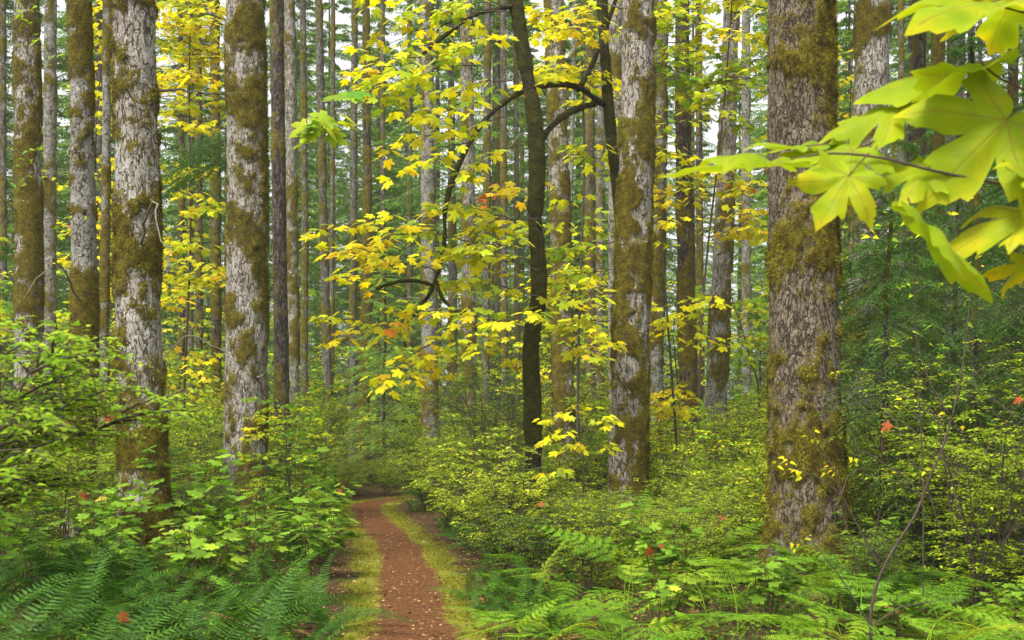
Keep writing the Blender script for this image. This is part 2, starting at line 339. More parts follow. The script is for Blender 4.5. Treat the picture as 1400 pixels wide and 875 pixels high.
def path_mat():
    m, t, out = mat_new('path_dirt'); L = t.links.new
    tc = nd(t, 'ShaderNodeTexCoord'); n1 = nd(t, 'ShaderNodeTexNoise', Scale=5.0, Detail=7.0, Roughness=.65); L(tc.outputs['Object'], n1.inputs['Vector'])
    n2 = nd(t, 'ShaderNodeTexNoise', Scale=70.0, Detail=4.0, Roughness=.75); L(tc.outputs['Object'], n2.inputs['Vector'])
    dirt = ramp(t, [(.36, (.030, .012, .005)), (.5, (.115, .047, .018)), (.64, (.25, .125, .055))]); L(n2.outputs['Fac'], dirt.inputs[0])
    n7 = nd(t, 'ShaderNodeTexNoise', Scale=24.0, Detail=5.0, Roughness=.8); L(tc.outputs['Object'], n7.inputs['Vector'])
    d1 = mixc(t, math_(t, 'MULTIPLY', math_(t, 'SUBTRACT', n7.outputs['Fac'], .50), 6, True), dirt.outputs[0], (.06, .022, .010))
    d2 = mixc(t, math_(t, 'MULTIPLY', math_(t, 'SUBTRACT', n1.outputs['Fac'], .45), 3, True), d1, (.10, .045, .016))
    d2 = mixc(t, math_(t, 'MULTIPLY', math_(t, 'SUBTRACT', .40, n7.outputs['Fac']), 9, True), d2, (.30, .17, .085))
    moss = ramp(t, [(.36, (.06, .06, .010)), (.5, (.16, .17, .015)), (.64, (.27, .26, .03))]); L(n2.outputs['Fac'], moss.inputs[0])
    va = nd(t, 'ShaderNodeAttribute', attribute_name='verge')
    k = math_(t, 'ADD', va.outputs['Fac'], math_(t, 'ADD', math_(t, 'MULTIPLY', math_(t, 'SUBTRACT', n1.outputs['Fac'], .5), 1.1), math_(t, 'MULTIPLY', math_(t, 'SUBTRACT', n2.outputs['Fac'], .5), .8)))
    mr = nd(t, 'ShaderNodeMapRange', interpolation_type='SMOOTHSTEP'); L(k, mr.inputs[0]); mr.inputs[1].default_value = .48; mr.inputs[2].default_value = .66
    c = mixc(t, mr.outputs[0], d2, moss.outputs[0])
    p = nd(t, 'ShaderNodeBsdfPrincipled', Roughness=.95); p.inputs['Specular IOR Level'].default_value = .1; L(c, p.inputs['Base Color'])
    bp = nd(t, 'ShaderNodeBump', Strength=.9, Distance=.015); L(n2.outputs['Fac'], bp.inputs['Height']); L(bp.outputs[0], p.inputs['Normal'])
    L(p.outputs[0], out.inputs[0]); return m

# ------------------------------------------------------------------ ground and path
PY = np.array([-6, 0, 5, 8.74, 11.9, 15.6, 20.7, 24.9, 27, 30, 40, 60, 400.])
PX = np.array([.1, 0, -.35, -.76, -1.07, -1.52, -2.55, -3.25, -2.9, -.6, 7., 18., 60.])
_yy = np.linspace(-6, 60, 400); _xx = np.interp(_yy, PY, PX)
for _ in range(6): _xx[3:-3] = np.convolve(_xx, np.ones(7) / 7, 'valid')
def path_x(y): return np.interp(y, _yy, _xx)
def gz(x, y):
    x = np.asarray(x, float); y = np.asarray(y, float)
    d = np.abs(x - path_x(y))
    k = sstep(d, 1.0, 3.5)
    q = np.stack([x * .22, y * .22, x * 0], -1); q2 = np.stack([x * 1.1, y * 1.1, x * 0 + 5], -1)
    return k * (.50 * (vnoise(q, 3) - .35) + .14 * (vnoise(q2, 4) - .5)) + .04 * sstep(d, .6, 1.2) * vnoise(q2 * 3, 9)
def make_ground():
    xs = np.concatenate([-np.geomspace(400, 14, 24), np.arange(-13.8, 13.8, .17), np.geomspace(14, 400, 24)])
    ys = np.concatenate([[-60, -30, -15, -8], np.arange(-5, 36, .2), np.geomspace(36.5, 500, 40)])
    X, Y = np.meshgrid(xs, ys); Z = gz(X, Y)
    i = np.arange(X.size).reshape(X.shape)
    Fc = np.stack([i[:-1, :-1], i[:-1, 1:], i[1:, 1:], i[1:, :-1]], -1).reshape(-1, 4)
    d = np.abs(X - path_x(Y)); mb = MB()
    mb.add(np.stack([X, Y, Z], -1), Fc, verge=(1.0 - sstep(d, .40, .85)).ravel() * .66 + .10)
    tag(mb.obj('ground', ground_mat()), kind='structure')
    ys = np.arange(-5, 45, .12); u = np.linspace(-1, 1, 15)
    hw = .50 + .16 * (vnoise(np.stack([ys * .9, ys * 0, ys * 0], -1), 5) - .5)
    tx = np.gradient(path_x(ys), ys); nx = 1 / np.sqrt(1 + tx * tx); ny = -tx * nx
    U, _ = np.meshgrid(u, ys)
    edge = 1 + .10 * (vnoise(np.stack([np.broadcast_to(ys[:, None] * 3, U.shape), np.sign(U) * 4, U * 0], -1), 8) - .5)
    X = path_x(ys)[:, None] + nx[:, None] * U * hw[:, None] * edge; Y = ys[:, None] + ny[:, None] * U * hw[:, None] * edge
    Z = .007 - .003 * np.abs(U)
    i = np.arange(X.size).reshape(X.shape)
    Fc = np.stack([i[:-1, :-1], i[:-1, 1:], i[1:, 1:], i[1:, :-1]], -1).reshape(-1, 4)
    mb = MB(); mb.add(np.stack([X, Y, Z], -1), Fc, verge=np.clip(np.abs(U).ravel() * 1.15 - .16, 0, 2))
    tag(mb.obj('path', path_mat()), kind='structure')
make_ground()

# ------------------------------------------------------------------ big trunks
def trunk_mesh(line, radius, bark, moss, bands, seed, base, res=.03, zoff=0, rough=1.0, side=0., tuft=0, tuftm='tuft', flare=.55):
    """line: world points bottom..top; radius: at those points. returns trunk MB and tuft MB, local to base"""
    line = np.asarray(line); radius = np.asarray(radius)
    seg = np.r_[0, np.cumsum(np.linalg.norm(np.diff(line, axis=0), axis=1))]
    n = int(seg[-1] / (res * 1.35)); s = np.linspace(0, seg[-1], n)
    P = np.stack([np.interp(s, seg, line[:, k]) for k in range(3)], 1)
    kw = max(3, int((.9 if bark != 'maplebark' else .35) / (res * 1.35)) | 1)
    Pp = np.pad(P, ((kw // 2, kw // 2), (0, 0)), mode='reflect', reflect_type='odd')
    P = np.stack([np.convolve(Pp[:, k], np.ones(kw) / kw, 'valid') for k in range(3)], 1)
    Rr = np.interp(s, seg, radius)
    hgt = P[:, 2] - base[2]
    Rr = Rr * (1 + flare * np.exp(-np.clip(hgt, 0, 9) / .35))
    k = max(10, int(2 * np.pi * radius.max() / res))
    T = nrm(np.gradient(P, axis=0)); U = nrm(np.cross(T, np.array([0, 1., 0]))); W = np.cross(T, U)
    a = np.arange(k) * 2 * np.pi / k
    D = np.cos(a)[None, :, None] * U[:, None] + np.sin(a)[None, :, None] * W[:, None]
    lobes = 1 + (flare > 0) * .5 * np.exp(-np.clip(hgt, 0, 9) / .3)[:, None] * (np.cos(a * 5 + seed)[None] * .5 + np.cos(a * 3 + 2 * seed)[None] * .4)
    Q = P[:, None] + (Rr[:, None] * lobes)[..., None] * D
    q = Q * np.array([1, 1, 1.]) + seed * 3.17
    low = fbm(q * np.array([2.6, 2.6, 1.5]), 4, seed)
    fine = fbm(q * np.array([9, 9, 6]), 3, seed + 5)
    mk = (low - .5) * 2.6 + (fine - .5) * 1.4 + moss + .40
    mk = mk + side * D[..., 0] * .5
    mk = mk + .45 * np.exp(-np.clip(hgt, 0, 99) / .9)[:, None] - .06
    mid_ = fbm(q * np.array([5, 5, 4]), 3, seed + 31) - .5; mk = mk + mid_ * 1.3
    for bz, bh, bs in bands:
        mk = mk + bs * np.exp(-(((Q[..., 2] - bz) + .25 * (fine - .5)) / bh) ** 2)
    mask = sstep(mk, .38, .72)
    rg = 1 - np.abs(2 * fbm(q * np.array([11, 11, 3.0]), 3, seed + 2) - 1) * 2
    lump = fbm(q * np.array([3, 3, 1.2]), 3, seed + 9) - .5
    moss_h = (fbm(q * np.array([14, 14, 10]), 3, seed + 11) * 1.0)
    rad = radius.max()
    disp = rough * (.035 * rad * 2 * lump - np.clip(rg - .62, 0, 1) * .03 * (1 - mask)) + mask * (.008 + .035 * moss_h * min(1, rad * 4))
    knots = vnoise(q * np.array([3.1, 3.1, 1.9]), seed + 21)
    disp = disp + np.clip(knots - .93, 0, 1) * 1.0 * min(1, rad * 3)
    Q = Q + D * disp[..., None]
    V = (Q - base).reshape(-1, 3)
    idx = np.arange(n * k).reshape(n, k); nx = np.roll(idx, -1, 1)
    Fc = np.stack([idx[:-1], nx[:-1], nx[1:], idx[1:]], -1).reshape(-1, 4)
    mb = MB(); mb.add(V, Fc, moss=np.clip(.5 + (mk - .52) * .9, 0, 1).ravel())
    tb = None
    if tuft:
        wgt = mask.ravel() * (D.reshape(-1, 3)[:, 1] < .35) * (np.repeat(hgt, k) < 9)
        if wgt.sum() > 10:
            tb = MB(); pick = rng.choice(len(V), tuft, p=wgt / wgt.sum())
            dd = D.reshape(-1, 3)[pick]
            ax = dd * rng.uniform(.3, 1.1, (tuft, 1)) + np.array([0, 0, -.75]) * rng.uniform(.0, 1.3, (tuft, 1)) + rng.normal(0, .35, (tuft, 3))
            Vt, Ft = leaves(np.array([[-.09, 0, 0], [.09, 0, 0], [.06, .6, 0], [0, 1, 0]]), [np.array([[0, 1, 2, 3]])],
                            V[pick] + rng.normal(0, .004, (tuft, 3)), ax, rng.normal(0, 1, (tuft, 3)), rng.uniform(.015, .05, tuft) * min(1.0, .5 + rad))
            hu = np.clip(.5 + 2.4 * (fbm((V[pick] + base) * np.array([10, 10, 8.]) + 40, 3, seed) - .5), 0, 1); tb.add(Vt, Ft, hue=np.repeat(hu, 4))
    return mb, tb

def dead_branches(root, specs, mat='deadtwig', name='branch'):
    for P, r0 in specs:
        P = np.asarray(P); m = len(P); mb = MB()
        seg = np.linspace(0, 1, m); s2 = np.linspace(0, 1, 14)
        Q = np.stack([np.interp(s2, seg, P[:, k]) for k in range(3)], 1) + (rng.normal(0, .012, (14, 3)) * np.linalg.norm(P[-1] - P[0]))
        Q[0] = P[0]
        mb.add(*tubes(Q[None], (r0 * (1 - .85 * s2))[None], 5), moss=.5 + .0 * s2.repeat(5))
        mb.obj(name, M[mat], root)

# a high leafy crown, above what the photograph shows, that shades the forest floor
def high_crown():
    r = np.random.default_rng(5); mb = MB(); n = 16; a = np.arange(n) * 2.4; u = np.linspace(0, 1, 7)
    z0 = r.uniform(-3.2, 1.6, n); L = 3.0 * np.sqrt(np.clip(1 - (z0 / 4.2) ** 2, .1, 1)) * r.uniform(.7, 1, n)
    d = np.stack([np.cos(a), np.sin(a), r.uniform(.25, .7, n)], 1)
    Q = np.stack([0 * a, 0 * a, z0], 1)[:, None] + d[:, None] * (L[:, None] * u[None])[..., None]
    mb.mi = 0; mb.add(*tubes(Q, np.linspace(.05, .012, 7)[None] * np.ones((n, 1)), 5), moss=.5)
    c = Q[:, 2:].reshape(-1, 3) + r.normal(0, .25, (n * 5, 3)); k = 170
    P = np.repeat(c, k, 0) + r.normal(0, .42, (len(c) * k, 3)) * [1, 1, .6]
    mb.mi = 1; V, Fs = leaves(*T_OV, P, r.normal(0, 1, P.shape), np.array([0, 0, 1.]) + r.normal(0, .5, P.shape), r.uniform(.09, .16, len(P))); mb.add(V, Fs)
    return mb.mesh('high_crown', [M['far'], M['midleaf']], False)
CROWN = high_crown()
TREES = []
def tree(kind, pts, w, Y, bark, moss, bands, label, top=None, res=None, tuft=0, side=0., branches=3, rough=1., tuftm='tuft', cat='tree', flare=.5, bmat='deadtwig'):
    """pts [(px,py)] from top to bottom; w (top px width, bottom px width)"""
    seed = len(TREES) + 1
    pts = sorted(pts, key=lambda p: p[1])
    gpx = np.interp(3000, [p[1] for p in pts], [p[0] for p in pts])
    gx = (gpx - 700) * Y / F; g = float(gz(gx, Y))
    zs = [at(px, py, Y) for px, py in pts]
    line = [np.array([gx, Y, g - .25])] + [p for p in zs[::-1] if p[2] > g + .1]
    zt = top or (line[-1][2] + 6)
    a, b = line[-1], line[-2]
    d = (a - b) / max(.1, a[2] - b[2]); d[:2] *= .3
    if zt > a[2] + .3: line.append(a + d * (zt - a[2]))
    line = np.array(line)
    zz = line[:, 2]; z0, z1 = EYE + (HZ - 700) * Y / F, EYE + HZ * Y / F
    wr = np.interp(zz, [g, z1, max(z1 + .1, zt)], [w[1], w[0], w[0] * .75]) * Y / F / 2 * .93
    base = np.array([gx, Y, g])
    root = empty(kind, base)
    if Y >= 33: branches = 12
    res = res or max(.02, Y * .0016)
    bw = [(EYE + (HZ - py) * Y / F, hh * Y / F, st) for py, hh, st in bands]
    mb, tb = trunk_mesh(line, wr, bark, moss, bw, seed, base, res, rough=rough, side=side, tuft=tuft, flare=flare)
    mb.obj('trunk', M[bark], root)
    if tb: tb.obj('moss', M[tuftm], root)
    if Y < 32 and w[0] > 15 and gpx > 1150:
        c = bpy.data.objects.new('crown', CROWN); COL.objects.link(c); c.parent = root; cz = z1 + 4.6
        c.location = (float(np.interp(cz, zz, line[:, 0])) - base[0], 0, cz - base[2]); c.rotation_euler = (0, 0, seed * 1.3); c.scale = (1.15, 1.15, 1)
    specs = []
    for _ in range(branches):
        zb = rng.uniform(EYE + 0.5, z1); c = np.array([np.interp(zb, zz, line[:, 0]), Y, zb]) - base
        az = rng.uniform(0, 2 * np.pi); ln = rng.choice([.25, .4, 1.2, 2.0]) * rng.uniform(.7, 1.2)
        dd = np.array([math.cos(az), math.sin(az) * .8, 0]); rr = np.interp(zb, zz, wr)
        st = c + dd * rr * .8
        specs.append(([st, st + dd * ln * .5 + [0, 0, ln * rng.uniform(-.05, .25)], st + dd * ln + [0, 0, ln * rng.uniform(-.3, .3)]], .012 + .012 * min(1, wr[0] * 2)))
    dead_branches(root, specs, bmat)
    tag(root, label, cat)
    
    TREES.append((gx, Y, root)); return root

#            kind          pts                                   w        Y    bark   moss bands
tree('alder_tree', [(36,0),(38,180),(40,380),(38,620)], (35,40), 17, 'alder', .12, [(80,60,.3),(300,90,.3),(560,60,.4)], 'moss-patched grey trunk at the far left edge with leafy twigs hanging before it', tuft=9000, side=.3)
tree('alder_tree', [(69,0),(68,400)], (18,19), 27, 'smooth', -.1, [], 'thin pale grey trunk just right of the leftmost mossy trunk', tuft=1500)
tree('alder_tree', [(108,0),(112,120),(112,220),(115,330),(116,440),(106,680)], (30,42), 14, 'smooth', .06, [(15,25,.8),(95,50,.8),(150,20,.6),(205,25,.5),(290,15,.8),(395,30,.7),(520,90,.7)], 'dark slender trunk wrapped in thick moss bands with a stub limb', tuft=16000, side=.15, rough=.7, branches=4)
tree('alder_tree', [(147,0),(145,230),(143,440)], (12,14), 22, 'smooth', -.02, [], 'thin mottled pole trunk tight against the thick white-barked tree', tuft=1800)
tree('alder_tree', [(184,0),(187,200),(188,400),(200,780)], (58,70), 12.5, 'alder', -.22, [(8,10,.8),(120,28,.8),(275,38,1.0),(345,30,.3),(395,60,.5),(500,60,.4),(700,90,.5)], 'thick white-plated alder trunk with moss collars, behind the thimbleberry stems', tuft=26000, side=.15, res=.016)
tree('alder_tree', [(335,0),(338,250),(337,450),(334,700)], (54,64), 19, 'alder', -.2, [(60,35,.5),(135,30,.6),(240,40,.4),(330,40,.4),(430,60,.4),(560,50,.5),(660,60,.4)], 'thick pale alder trunk with moss down its right side, left of the path', tuft=22000, side=.45, res=.022)
tree('fir_tree', [(378,0),(381,250),(385,500)], (19,23), 28, 'dark', -.2, [], 'dark purplish narrow trunk directly right of the pale path-side alder', tuft=1200)
tree('alder_tree', [(396,0),(399,250),(401,480)], (16,18), 31, 'alder', -.02, [(400,70,.5)], 'grey narrow trunk with green moss low down, paired with the purplish trunk', tuft=2500)
tree('alder_tree', [(414,0),(417,300),(416,540)], (9,11), 36, 'far', -.05, [], 'slim grey trunk standing beside the paired narrow trunks', tuft=800)
tree('alder_tree', [(436,0),(442,300),(450,590)], (11,14), 38, 'far', -.05, [], 'slim leaning trunk behind the lone hanging maple leaves', tuft=800)
tree('alder_tree', [(455,150),(453,590)], (7,8), 44, 'far', -.1, [], 'very thin far trunk touching the slim leaning one')
tree('alder_tree', [(485,0),(483,300),(482,600)], (9,12), 46, 'far', -.1, [], 'thin pale far trunk above the start of the path bend')
tree('fir_tree', [(500,0),(502,250),(502,400),(495,640)], (10,18), 38, 'dark', .25, [(450,160,.5)], 'slender moss-sheathed conifer trunk rising where the path disappears', tuft=2500, branches=7)
tree('alder_tree', [(583,0),(585,260),(588,590)], (19,25), 30, 'smooth', -.15, [(400,20,.5),(560,40,.6)], 'pale grey trunk rising behind the middle of the yellow maple sprays', tuft=2500)
tree('alder_tree', [(637,0),(640,220),(642,560)], (18,22), 33, 'alder', -.12, [(450,60,.3)], 'furrowed grey trunk behind the arching mossy limb', tuft=1800)
tree('alder_tree', [(667,0),(666,270),(664,560)], (10,12), 36, 'far', 0, [(265,30,.6)], 'narrow spotted trunk with one moss ring beside the furrowed grey trunk', tuft=800)
tree('alder_tree', [(758,0),(763,200),(768,400),(772,620)], (28,32), 23, 'alder', .06, [(150,25,.3),(290,60,.3),(500,90,.5)], 'moss-blotched trunk between the two curved maple stems', tuft=7000)
tree('alder_tree', [(786,0),(783,150),(776,450)], (6,8), 34, 'smooth', -.35, [], 'white thin pole behind the arch of the mossy limb')
tree('alder_tree', [(842,0),(842,260),(842,560)], (22,24), 26, 'alder', -.35, [], 'clean white-barked trunk half hidden behind the thickest central alder', tuft=500)
tree('alder_tree', [(873,0),(870,200),(864,400),(857,720)], (46,56), 17, 'alder', -.18, [(40,18,.9),(90,14,.3),(185,38,.9),(275,28,.7),(370,45,.9),(460,50,.6),(600,60,.5)], 'thickest central alder trunk, white above and moss coated below', tuft=26000, side=.25, res=.018, branches=4)
tree('alder_tree', [(904,0),(902,230),(896,560)], (19,22), 25, 'smooth', .16, [(80,40,.3),(380,80,.4)], 'mossy mottled trunk showing right behind the thickest central alder', tuft=4000)
tree('fir_tree', [(932,0),(934,180),(938,400),(942,550)], (20,28), 25, 'dark', .10, [(330,30,.2),(480,60,.5)], 'dark straight lichen-speckled trunk left of the leaning pale trunk', tuft=6000)
tree('alder_tree', [(1000,0),(992,250),(985,420),(978,560)], (22,34), 27, 'alder', -.12, [(330,40,.4),(480,60,.4)], 'leaning pale trunk, mossy at one side, beside the dark straight one', tuft=6000, side=.4)
tree('alder_tree', [(1020,100),(1020,560)], (13,14), 38, 'smooth', -.2, [], 'thin light-grey trunk hugging the left edge of the giant furrowed trunk')
tree('fir_tree', [(1093,0),(1096,250),(1100,500),(1104,780)], (92,108), 12.5, 'fir', -.10, [(20,20,.3),(90,45,.6),(330,50,.6),(480,40,.2),(700,80,.5)], 'giant furrowed brown trunk with shaggy ochre moss, broadest in the scene', tuft=42000, side=.5, res=.015, rough=1.3, branches=2)
tree('alder_tree', [(1195,0),(1189,180),(1183,400)], (48,52), 19, 'alder', -.2, [(30,25,.5),(200,40,.2),(270,30,.2)], 'stout grey-plated trunk behind the near maple leaves, right of the giant', tuft=7000, side=-.3)
tree('fir_tree', [(1258,0),(1256,300),(1250,560)], (18,20), 27, 'dark', .02, [(200,60,.3)], 'narrow dark trunk first right of the stout grey-plated trunk', tuft=2000, branches=6)
tree('fir_tree', [(1283,0),(1281,300),(1276,560)], (17,20), 24, 'dark', .25, [(110,40,.4)], 'narrow mossy trunk second right of the stout grey-plated trunk', tuft=3500)
tree('alder_tree', [(1309,0),(1305,300),(1302,560)], (24,24), 28, 'alder', -.2, [], 'pale narrow trunk third right of the stout grey-plated trunk', tuft=1500)
tree('alder_tree', [(1340,0),(1340,560)], (6,9), 40, 'far', -.1, [], 'very thin trunk near the right edge behind green hemlock boughs')
tree('alder_tree', [(4,0),(5,520)], (9,10), 34, 'far', 0, [], 'thin trunk cut by the left picture edge')
for i, (x0, wd, Yd, mo) in enumerate([(247,8,36,.1),(259,7,40,-.1),(271,9,34,.2),(294,13,30,.35)]):
    tree('fir_tree', [(x0,0),(x0+2,560)], (wd,wd+2), Yd, 'dark' if mo > 0 else 'far', mo, [], 'slim dark trunk, %s of four in the gap between both thick pale alders' % ('first', 'second', 'third', 'mossiest')[i], tuft=1200, branches=4)
for i, (x0, wd, Yd, bk) in enumerate([(688,9,40,'far'),(705,7,44,'far'),(806,14,34,'fir'),(822,11,36,'smooth'),(955,9,33,'dark'),(560,7,50,'far'),(523,7,52,'far'),(1232,8,40,'far'),(1385,14,30,'dark')]):
    tree('background_tree', [(x0,0),(x0+rng.uniform(-3,3),600)], (wd,wd+2), Yd, bk, .02, [], ['slim grey trunk just left of the darkest curved maple stem','hair-thin trunk seen through leaves left of the curved stem','reddish brown trunk right of the curved maple stem','narrow grey trunk left of the second curved stem foot','thin brown trunk between the dark and leaning trunks','thin far trunk left of the pale central trunk','thinnest far trunk over the path bend','thin far trunk behind lower near maple leaves','dark trunk beside the right picture edge'][i], branches=4)

# ------------------------------------------------------------------ landmarks for telling plants apart
LANDS = [(-8, 14, 'the left picture edge'), (38, 17, 'the leftmost mossy grey trunk'), (112, 14, 'the slender moss-banded trunk'),
         (195, 12.5, 'the thick white-plated alder'), (335, 19, 'the pale path-side alder'), (383, 28, 'the purplish narrow trunk'),
         (497, 38, 'the moss-sheathed conifer trunk'), (588, 30, 'the pale grey trunk amid yellow sprays'), (640, 33, 'the furrowed grey trunk'),
         (728, 16, 'the darkest curved maple stem'), (771, 23, 'the moss-blotched trunk'), (858, 17, 'the thickest central alder'),
         (940, 25, 'the dark lichen-speckled trunk'), (980, 27, 'the leaning pale trunk'), (1104, 12.5, 'the giant furrowed trunk'),
         (1186, 19, 'the stout grey-plated trunk'), (1253, 27, 'the narrow dark trunk'), (1303, 28, 'the third narrow right-hand trunk'), (1408, 12, 'the right picture edge')]
PLANTS = []     # (obj, adj, kind words)
def note(o, adj, cat, x, y): PLANTS.append((o, adj, cat, x, y))
def finish_labels():
    from collections import defaultdict
    groups = defaultdict(list)
    for o, adj, cat, x, y in PLANTS:
        px = 700 + x / max(y, .5) * F
        best = min(LANDS, key=lambda l: abs((l[0] - 700) * y / F - x) + .35 * abs(l[1] - y))
        dx = x - (best[0] - 700) * best[1] / F
        dy = y - best[1]
        if 'edge' in best[2]: rel = ('close up at ' if y < 8 else 'near ' if y < 16 else 'far back near ')
        elif dy > 1.2: rel = 'behind ' if dy < 8 else 'well behind '
        elif dy < -1.2: rel = 'in front of ' if dy > -6 else 'well in front of '
        else: rel = 'beside '
        groups[(adj, cat, rel + best[2])].append((px, o))
    nums = ['first', 'second', 'third', 'fourth', 'fifth', 'sixth', 'seventh', 'eighth', 'ninth', 'tenth', 'eleventh', 'twelfth', '13th', '14th', '15th', '16th', '17th', '18th', '19th', '20th']
    for (adj, cat, ph), lst in groups.items():
        lst.sort(key=lambda t: t[0])
        for i, (px, o) in enumerate(lst):
            s = '%s %s %s' % (adj, cat, ph)
            if len(lst) > 1: s += ', ' + (nums[i] if i < 20 else '%dth' % (i + 1)) + ' from left'
            ws = s.split()
            if len(ws) > 16: s = s.replace(' picture', '').replace('well ', '').replace(' from left', '')
            o['label'] = s; o['category'] = cat

CLEAR = [(112, 30, 14, 590), (197, 40, 12.5, 640), (335, 34, 19, 650), (729, 18, 16, 605), (862, 34, 17, 670), (1103, 60, 12.5, 715), (940, 22, 25, 545), (982, 26, 27, 560), (585, 20, 30, 590), (770, 22, 23, 600), (37, 30, 17, 560), (500, 22, 38, 625)]
def fit_height(x, y, H, R=.5):
    """tallest this plant may be so that the trunk feet the photograph shows stay in view"""
    px = 700 + x / y * F; r = R / y * F * .55
    for cx, hw, Yt, lim in CLEAR:
        if y < Yt and abs(px - cx) < hw + r: H = min(H, EYE + (HZ - lim) * y / F - float(gz(x, y)))
    return H
def free_of_trunks(x, y, r=.35):
    return all((x - tx) ** 2 + (y - ty) ** 2 > (r + .3) ** 2 for tx, ty, _ in TREES)

# ------------------------------------------------------------------ generators
def shrub(name, seed, H, spread, nst, nb, ns, nl, ll, mat, twigmat='twig', droop=0.1, lean=(0, 0), tmpl=T_OV, bmin=.06, sr=.7, hmin=.6, bl=1.):
    r = np.random.default_rng(seed); root = empty(name, (0, 0, 0))
    m = 8; t = np.linspace(0, 1, m)
    az = r.uniform(0, 2 * np.pi, nst); sp = spread * np.sqrt(r.uniform(.05, 1, nst)); h = H * r.uniform(hmin, 1, nst)
    b = r.normal(0, .10, (nst, 2)) * spread
    P = np.zeros((nst, m, 3))
    P[..., 0] = b[:, :1] + (np.cos(az) * sp)[:, None] * t ** 1.4 + lean[0] * t ** 1.5; P[..., 1] = b[:, 1:] + (np.sin(az) * sp)[:, None] * t ** 1.4 + lean[1] * t ** 1.5
    P[..., 2] = h[:, None] * (t * (1 + droop * 2) - droop * 2 * t ** 2.5) - .05
    P += r.normal(0, .018 * H, P.shape) * t[None, :, None]
    mb = MB(); mb.add(*tubes(P, np.linspace(.011, .004, m)[None] * np.ones((nst, 1)) * (.6 + .3 * H) * sr, 5))
    def sub(Pp, n, tmin, l0, l1, up, m2):
        N, mm, _ = Pp.shape
        tt = tmin + (1 - tmin) * r.uniform(0, 1, (N, n)) ** .9; f = tt * (mm - 1); i0 = np.clip(f.astype(int), 0, mm - 2); fr = (f - i0)[..., None]
        ii = np.arange(N)[:, None]
        st = Pp[ii, i0] * (1 - fr) + Pp[ii, i0 + 1] * fr
        tg = nrm(Pp[ii, i0 + 1] - Pp[ii, i0])
        a = r.uniform(0, 2 * np.pi, (N, n)); hd = np.stack([np.cos(a), np.sin(a), np.full_like(a, up)], -1)
        d = nrm(tg * .6 + hd); L = r.uniform(l0, l1, (N, n))
        u = np.linspace(0, 1, m2)[None, None, :, None]
        Q = st[:, :, None] + d[:, :, None] * L[..., None, None] * u + np.array([0, 0, -1.]) * (L[..., None, None] * .22 * u ** 2) + r.normal(0, .02, (N, n, m2, 3)) * L[..., None, None] * u
        return Q.reshape(N * n, m2, 3)
    B = sub(P, nb, bmin, (.16 * H + .06) * bl, (.34 * H + .1) * bl, .25, 5)
    mb.add(*tubes(B, np.linspace(.0042, .002, 5)[None] * np.ones((len(B), 1)), 4))
    S = sub(B, ns, .15, .08, .24, .05, 4)
    mb.add(*tubes(S, np.linspace(.0018, .001, 4)[None] * np.ones((len(S), 1)), 3))
    mb.obj('stems', M[twigmat], root)
    tt = (np.arange(nl) + .6) / nl; f = tt * 3; i0 = np.clip(f.astype(int), 0, 2); fr = (f - i0)[None, :, None]
    pos = S[:, i0] * (1 - fr) + S[:, i0 + 1] * fr; tg = nrm(S[:, i0 + 1] - S[:, i0])
    sgn = np.where(np.arange(nl) % 2, 1., -1.)[None, :, None]
    side = nrm(np.cross(tg, [0, 0, 1.])) * sgn
    ax = (tg * .6 + side + r.normal(0, .25, pos.shape)).reshape(-1, 3); pos = pos.reshape(-1, 3)
    nn = np.array([0, 0, 1.]) + r.normal(0, .32, pos.shape)
    keep = r.uniform(size=len(pos)) < .92
    V, Fs = leaves(*tmpl, pos[keep], ax[keep], nn[keep], r.uniform(.65, 1.15, keep.sum()) * ll)
    lb = MB(); lb.add(V, Fs); lb.obj('foliage', M[mat], root, smooth=False)
    reg(root); return root

def frond_sword(seed, L, mat='sword', e0=62, e1=-25, npin=30, wid=.12):
    r = np.random.default_rng(seed); m = 40; t = np.linspace(0, 1, m)
    el = R_(e0) + (R_(e1) - R_(e0)) * t ** 1.1; ds = L / (m - 1)
    P = np.zeros((m, 3)); P[1:, 0] = np.cumsum(np.cos(el[:-1]) * ds); P[1:, 2] = np.cumsum(np.sin(el[:-1]) * ds)
    P[:, 1] = .05 * L * np.sin(t * 2.2 + r.uniform(0, 6)) * t
    mb = MB(); mb.add(*tubes(P[None], np.linspace(.0035, .001, m)[None], 4))
    tt = np.linspace(.10, .985, npin); f = tt * (m - 1); i0 = np.clip(f.astype(int), 0, m - 2); fr = (f - i0)[:, None]
    pos = P[i0] * (1 - fr) + P[i0 + 1] * fr; tg = nrm(P[i0 + 1] - P[i0])
    side = nrm(np.cross(np.broadcast_to([0, 0, 1.], tg.shape), tg)); up = np.cross(tg, side)
    ln = wid * L * np.minimum(1, (tt * 5) ** .7) * (1 - tt ** 2.6 * .93)
    for s_ in (-1, 1):
        ax = side * s_ + tg * .28 + up * (.18) + r.normal(0, .05, tg.shape)
        V, Fs = leaves(*T_PIN, pos, ax, up + side * s_ * -.25 + r.normal(0, .08, tg.shape), ln * r.uniform(.9, 1.05, npin)); mb.add(V, Fs)
    return mb.mesh('sword_fern_frond', M[mat], False)

